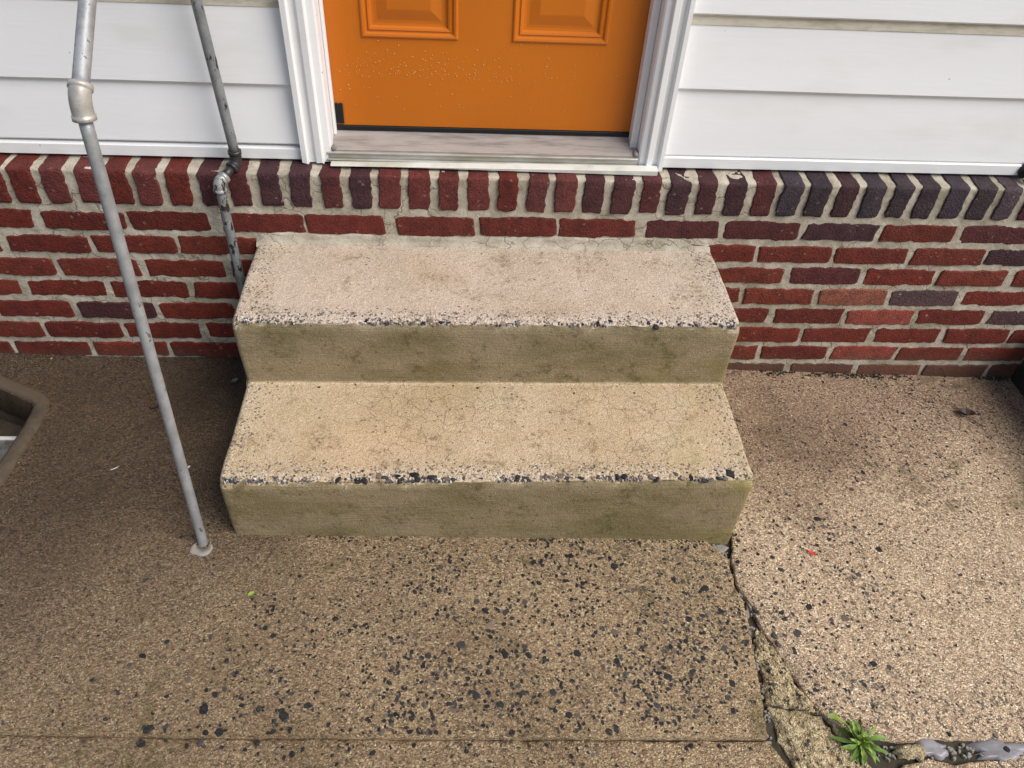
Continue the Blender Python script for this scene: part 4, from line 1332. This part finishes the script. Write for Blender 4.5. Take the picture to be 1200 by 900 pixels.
rpart('chipped_elbow', tube([K0 - kd * 0.019, K0 - kd * 0.0185, K0 - kd * 0.0105, K0 - kd * 0.010] + arc(K0 - kd * 0.008, K0 + kd * 0.005, L0, 8) + [L0 - zv * q for q in (0.0005, 0.0085, 0.009)],
      [0.0115, 0.0160, 0.0160, 0.0146] + [0.0146] * 9 + [0.0160, 0.0160, 0.0115], 24), M['fitting_old'])
rpart('wall_post', tube([L0.lerp(Vector((-0.8045, -0.037, 0.0)), i / 30) for i in range(31)], 0.0112, 24), M['pipe_old'])
cz_ = float(gz(-0.8165, -0.64))
cv = []
for j, (rr, hh) in enumerate(((0.023, -0.004), (0.021, 0.0012), (0.018, 0.0022), (0.0135, 0.0030), (0.0125, -0.006))):
    for i in range(24):
        a = 2 * math.pi * i / 24
        k = 1 + (0.22 * float(vnoise(math.cos(a) * 2, math.sin(a) * 2, 4)) if j < 3 else 0)
        cv.append((-0.8165 + rr * k * math.cos(a) * 1.1, -0.641 + rr * k * math.sin(a) - (0.008 if j < 3 else 0), cz_ + hh + 0.0008 * float(vnoise(a * 3, j, 4))))
obj('mortar_collar', cv, grid_faces(5, 24, close=True), M['grey_mortar'], pavement, True)

# ------------------------------------------------------------------ dark box at the right edge and pipe stub
bx = tag(empty('painted_box', (1.62, -0.15, -0.05)), 'dark green painted wooden box against the brick at the right edge', 'box')
_bi = Matrix.Translation((-1.62, 0.15, 0.05))
for nm, q in (('side_board', (1.452, 1.476, -0.62, -0.004, -0.06, 0.17)), ('side_board', (2.02, 2.044, -0.62, -0.004, -0.06, 0.17)), ('front_board', (1.4765, 2.0195, -0.62, -0.596, -0.06, 0.17)), ('lid', (1.452, 2.056, -0.64, -0.004, 0.1705, 0.19))):
    v, f = box(*q, 0.003)
    o = obj(nm, v, f, M['green_board'], bx)
    o.matrix_parent_inverse = _bi
stub = tag(empty('pipe_stub', (1.18, 0.03, 0.64)), 'small dark pipe stub at the foot of the white siding, right edge', 'pipe')
v, f = tube([(0, 0.05, 0.0), (0, 0.012, 0.0), (0, 0.0, -0.004), (0, -0.006, -0.014)], [0.012, 0.012, 0.012, 0.010], 16)
obj('pipe', v, f, M['fitting_dark'], stub, True)
v, f = tube([(0, 0.028, 0.0), (0, 0.020, 0.0)], 0.020, 16)
obj('flange', v, f, M['fitting_dark'], stub, True)

# ------------------------------------------------------------------ weed in the joint and small litter
weed = tag(empty('weed', (0.545, -1.090, -0.012)), 'small green rosette weed growing from the pavement crack', 'weed')


def leaf_mesh(L, w, lift, droop, teeth, seed, mat):
    rs_ = np.random.RandomState(seed)
    n_ = 9
    v_ = []
    for i_ in range(n_):
        t = i_ / (n_ - 1)
        hw = w * (math.sin(math.pi * min(1, t * 0.93 + 0.05)) ** 0.8) * (0.35 + 0.75 * t) * (1 + teeth * (0.45 if i_ % 2 else -0.35))
        hw = max(hw, 0.0012) if t < 0.9 else hw * 0.6
        x = L * t
        z = lift * math.sin(t * 1.7) - droop * t * t
        tw = 0.9 * math.sin(t * 4 + seed)
        v_ += [(x, -hw, z + hw * (0.45 + tw)), (x, 0, z), (x, hw, z + hw * (0.45 - tw))]
    return mesh('leaf', v_, grid_faces(n_, 3), mat, True)


lm = [leaf_mesh(0.040, 0.0042, 0.009, 0.012, 0.5, 1, M['leaf']), leaf_mesh(0.046, 0.0045, 0.010, 0.012, 0.15, 2, M['leaf_dark']), leaf_mesh(0.032, 0.0045, 0.016, 0.010, 0.6, 3, M['leaf']),
      leaf_mesh(0.050, 0.0055, 0.014, 0.020, 0.7, 4, M['leaf_dark']), leaf_mesh(0.020, 0.0025, 0.016, 0.0, 0.2, 5, M['leaf_mid'])]
for i in range(64):
    a = i * 2.399 + RNG.uniform(-.3, .3)
    m_ = lm[i % 4] if i < 50 else lm[4]
    o = link('leaf', m_, weed, (RNG.uniform(-.004, .004), RNG.uniform(-.004, .004), 0.012 + 0.00022 * i))
    o.rotation_euler = (RNG.uniform(-.7, .7), RNG.uniform(-.5, .25) if i < 50 else RNG.uniform(-.9, -.3), a)
    s = RNG.uniform(0.45, 1.25)
    o.scale = (s, s, s)
o = link('leaf', leaf_mesh(0.05, 0.012, 0.012, 0.010, 0.05, 9, M['leaf']), weed, (-0.004, 0.012, 0.017))
o.rotation_euler = (0.15, -0.15, 2.45)
o.scale = (1.25, 1.25, 1.25)


def litter(name, label, cat, x, y, mat, L, w, rot, curl=0.3, n_=5, lift=0.0015):
    v_ = []
    for i_ in range(n_):
        t = i_ / (n_ - 1)
        hw = w * max(0.12, math.sin(math.pi * (0.08 + 0.86 * t)))
        z = lift + curl * L * (t - 0.5) ** 2
        v_ += [(L * (t - .5), -hw, z + hw * curl), (L * (t - .5), 0, z), (L * (t - .5), hw, z + hw * curl * 0.6)]
    n1 = len(v_)
    fs = grid_faces(n_, 3)
    v_ += [(a_, b_, c_ - 0.0006) for a_, b_, c_ in v_]
    fs += [tuple(q + n1 for q in fq[::-1]) for fq in fs]
    o_ = obj(name, v_, fs, mat)
    o_.location = (x, y, float(gz(x, y)) + 0.001)
    o_.rotation_euler = (0, 0, rot)
    return tag(o_, label, cat)


litter('red_scrap', 'tiny red scrap lying on the pavement right of the steps', 'scrap', 0.595, -0.649, M['red'], 0.022, 0.0042, -0.75)
litter('leaf_scrap', 'tiny torn green leaf lying on the pavement left of the steps', 'leaf', -0.687, -0.766, M['leaf'], 0.015, 0.006, 0.6)
dl = litter('dead_leaf', 'crumpled dark brown leaf lying near the wall on the right', 'leaf', 1.222, -0.168, M['dead'], 0.046, 0.018, -0.3, 0.8)
litter('twig', 'thin dark twig beside the crumpled brown leaf', 'twig', 1.240, -0.205, M['twig'], 0.045, 0.0022, -0.9)
litter('stem_scrap', 'short pale stalk lying in the dark corner left of the post', 'stalk', -1.075, -0.42, M['chip'], 0.022, 0.0016, 0.6)
litter('paint_flake', 'pale flake lying close to the left side of the steps', 'flake', -0.86, -0.10, M['grey_mortar'], 0.022, 0.007, 0.9)
litter('paint_flake', 'pale flake lying between the post and the steps', 'flake', -0.905, -0.415, M['chip'], 0.014, 0.004, 0.9)
litter('dead_leaf', 'small dark dead leaf on the pavement left of the post', 'leaf', -1.045, -0.20, M['dead'], 0.026, 0.010, 0.4, 0.6)

# dirt and crumbs gathered along the foot of the wall and of the steps
parts = []
for i in range(1500):
    u = rs.rand()
    if u < 0.55:
        x, y = (rs.uniform(0.42, 1.44) if rs.rand() < 0.6 else rs.uniform(-1.6, -0.76)), -abs(rs.normal(0, 0.010)) - 0.001
    elif u < 0.85:
        x, y = rs.uniform(-0.76, 0.34), -0.617 - abs(rs.normal(0, 0.004))
    else:
        x, y = (-0.757 - abs(rs.normal(0, 0.006)) if rs.rand() < 0.5 else 0.409 + abs(rs.normal(0, 0.006))), rs.uniform(-0.61, -0.01)
    if float(fbm(x * 13, y * 13, 0, 95)) < rs.uniform(-.3, .25):
        continue
    parts.append(dome(x, y, float(gz(x, y)), rs.uniform(.001, .0042), rs.uniform(.0006, .003), rs, rs.uniform(.5, .9), rs.uniform(0, 6), 5))
tag(obj('foot_dirt', *join(parts), M['soil'], pavement), kind='stuff')
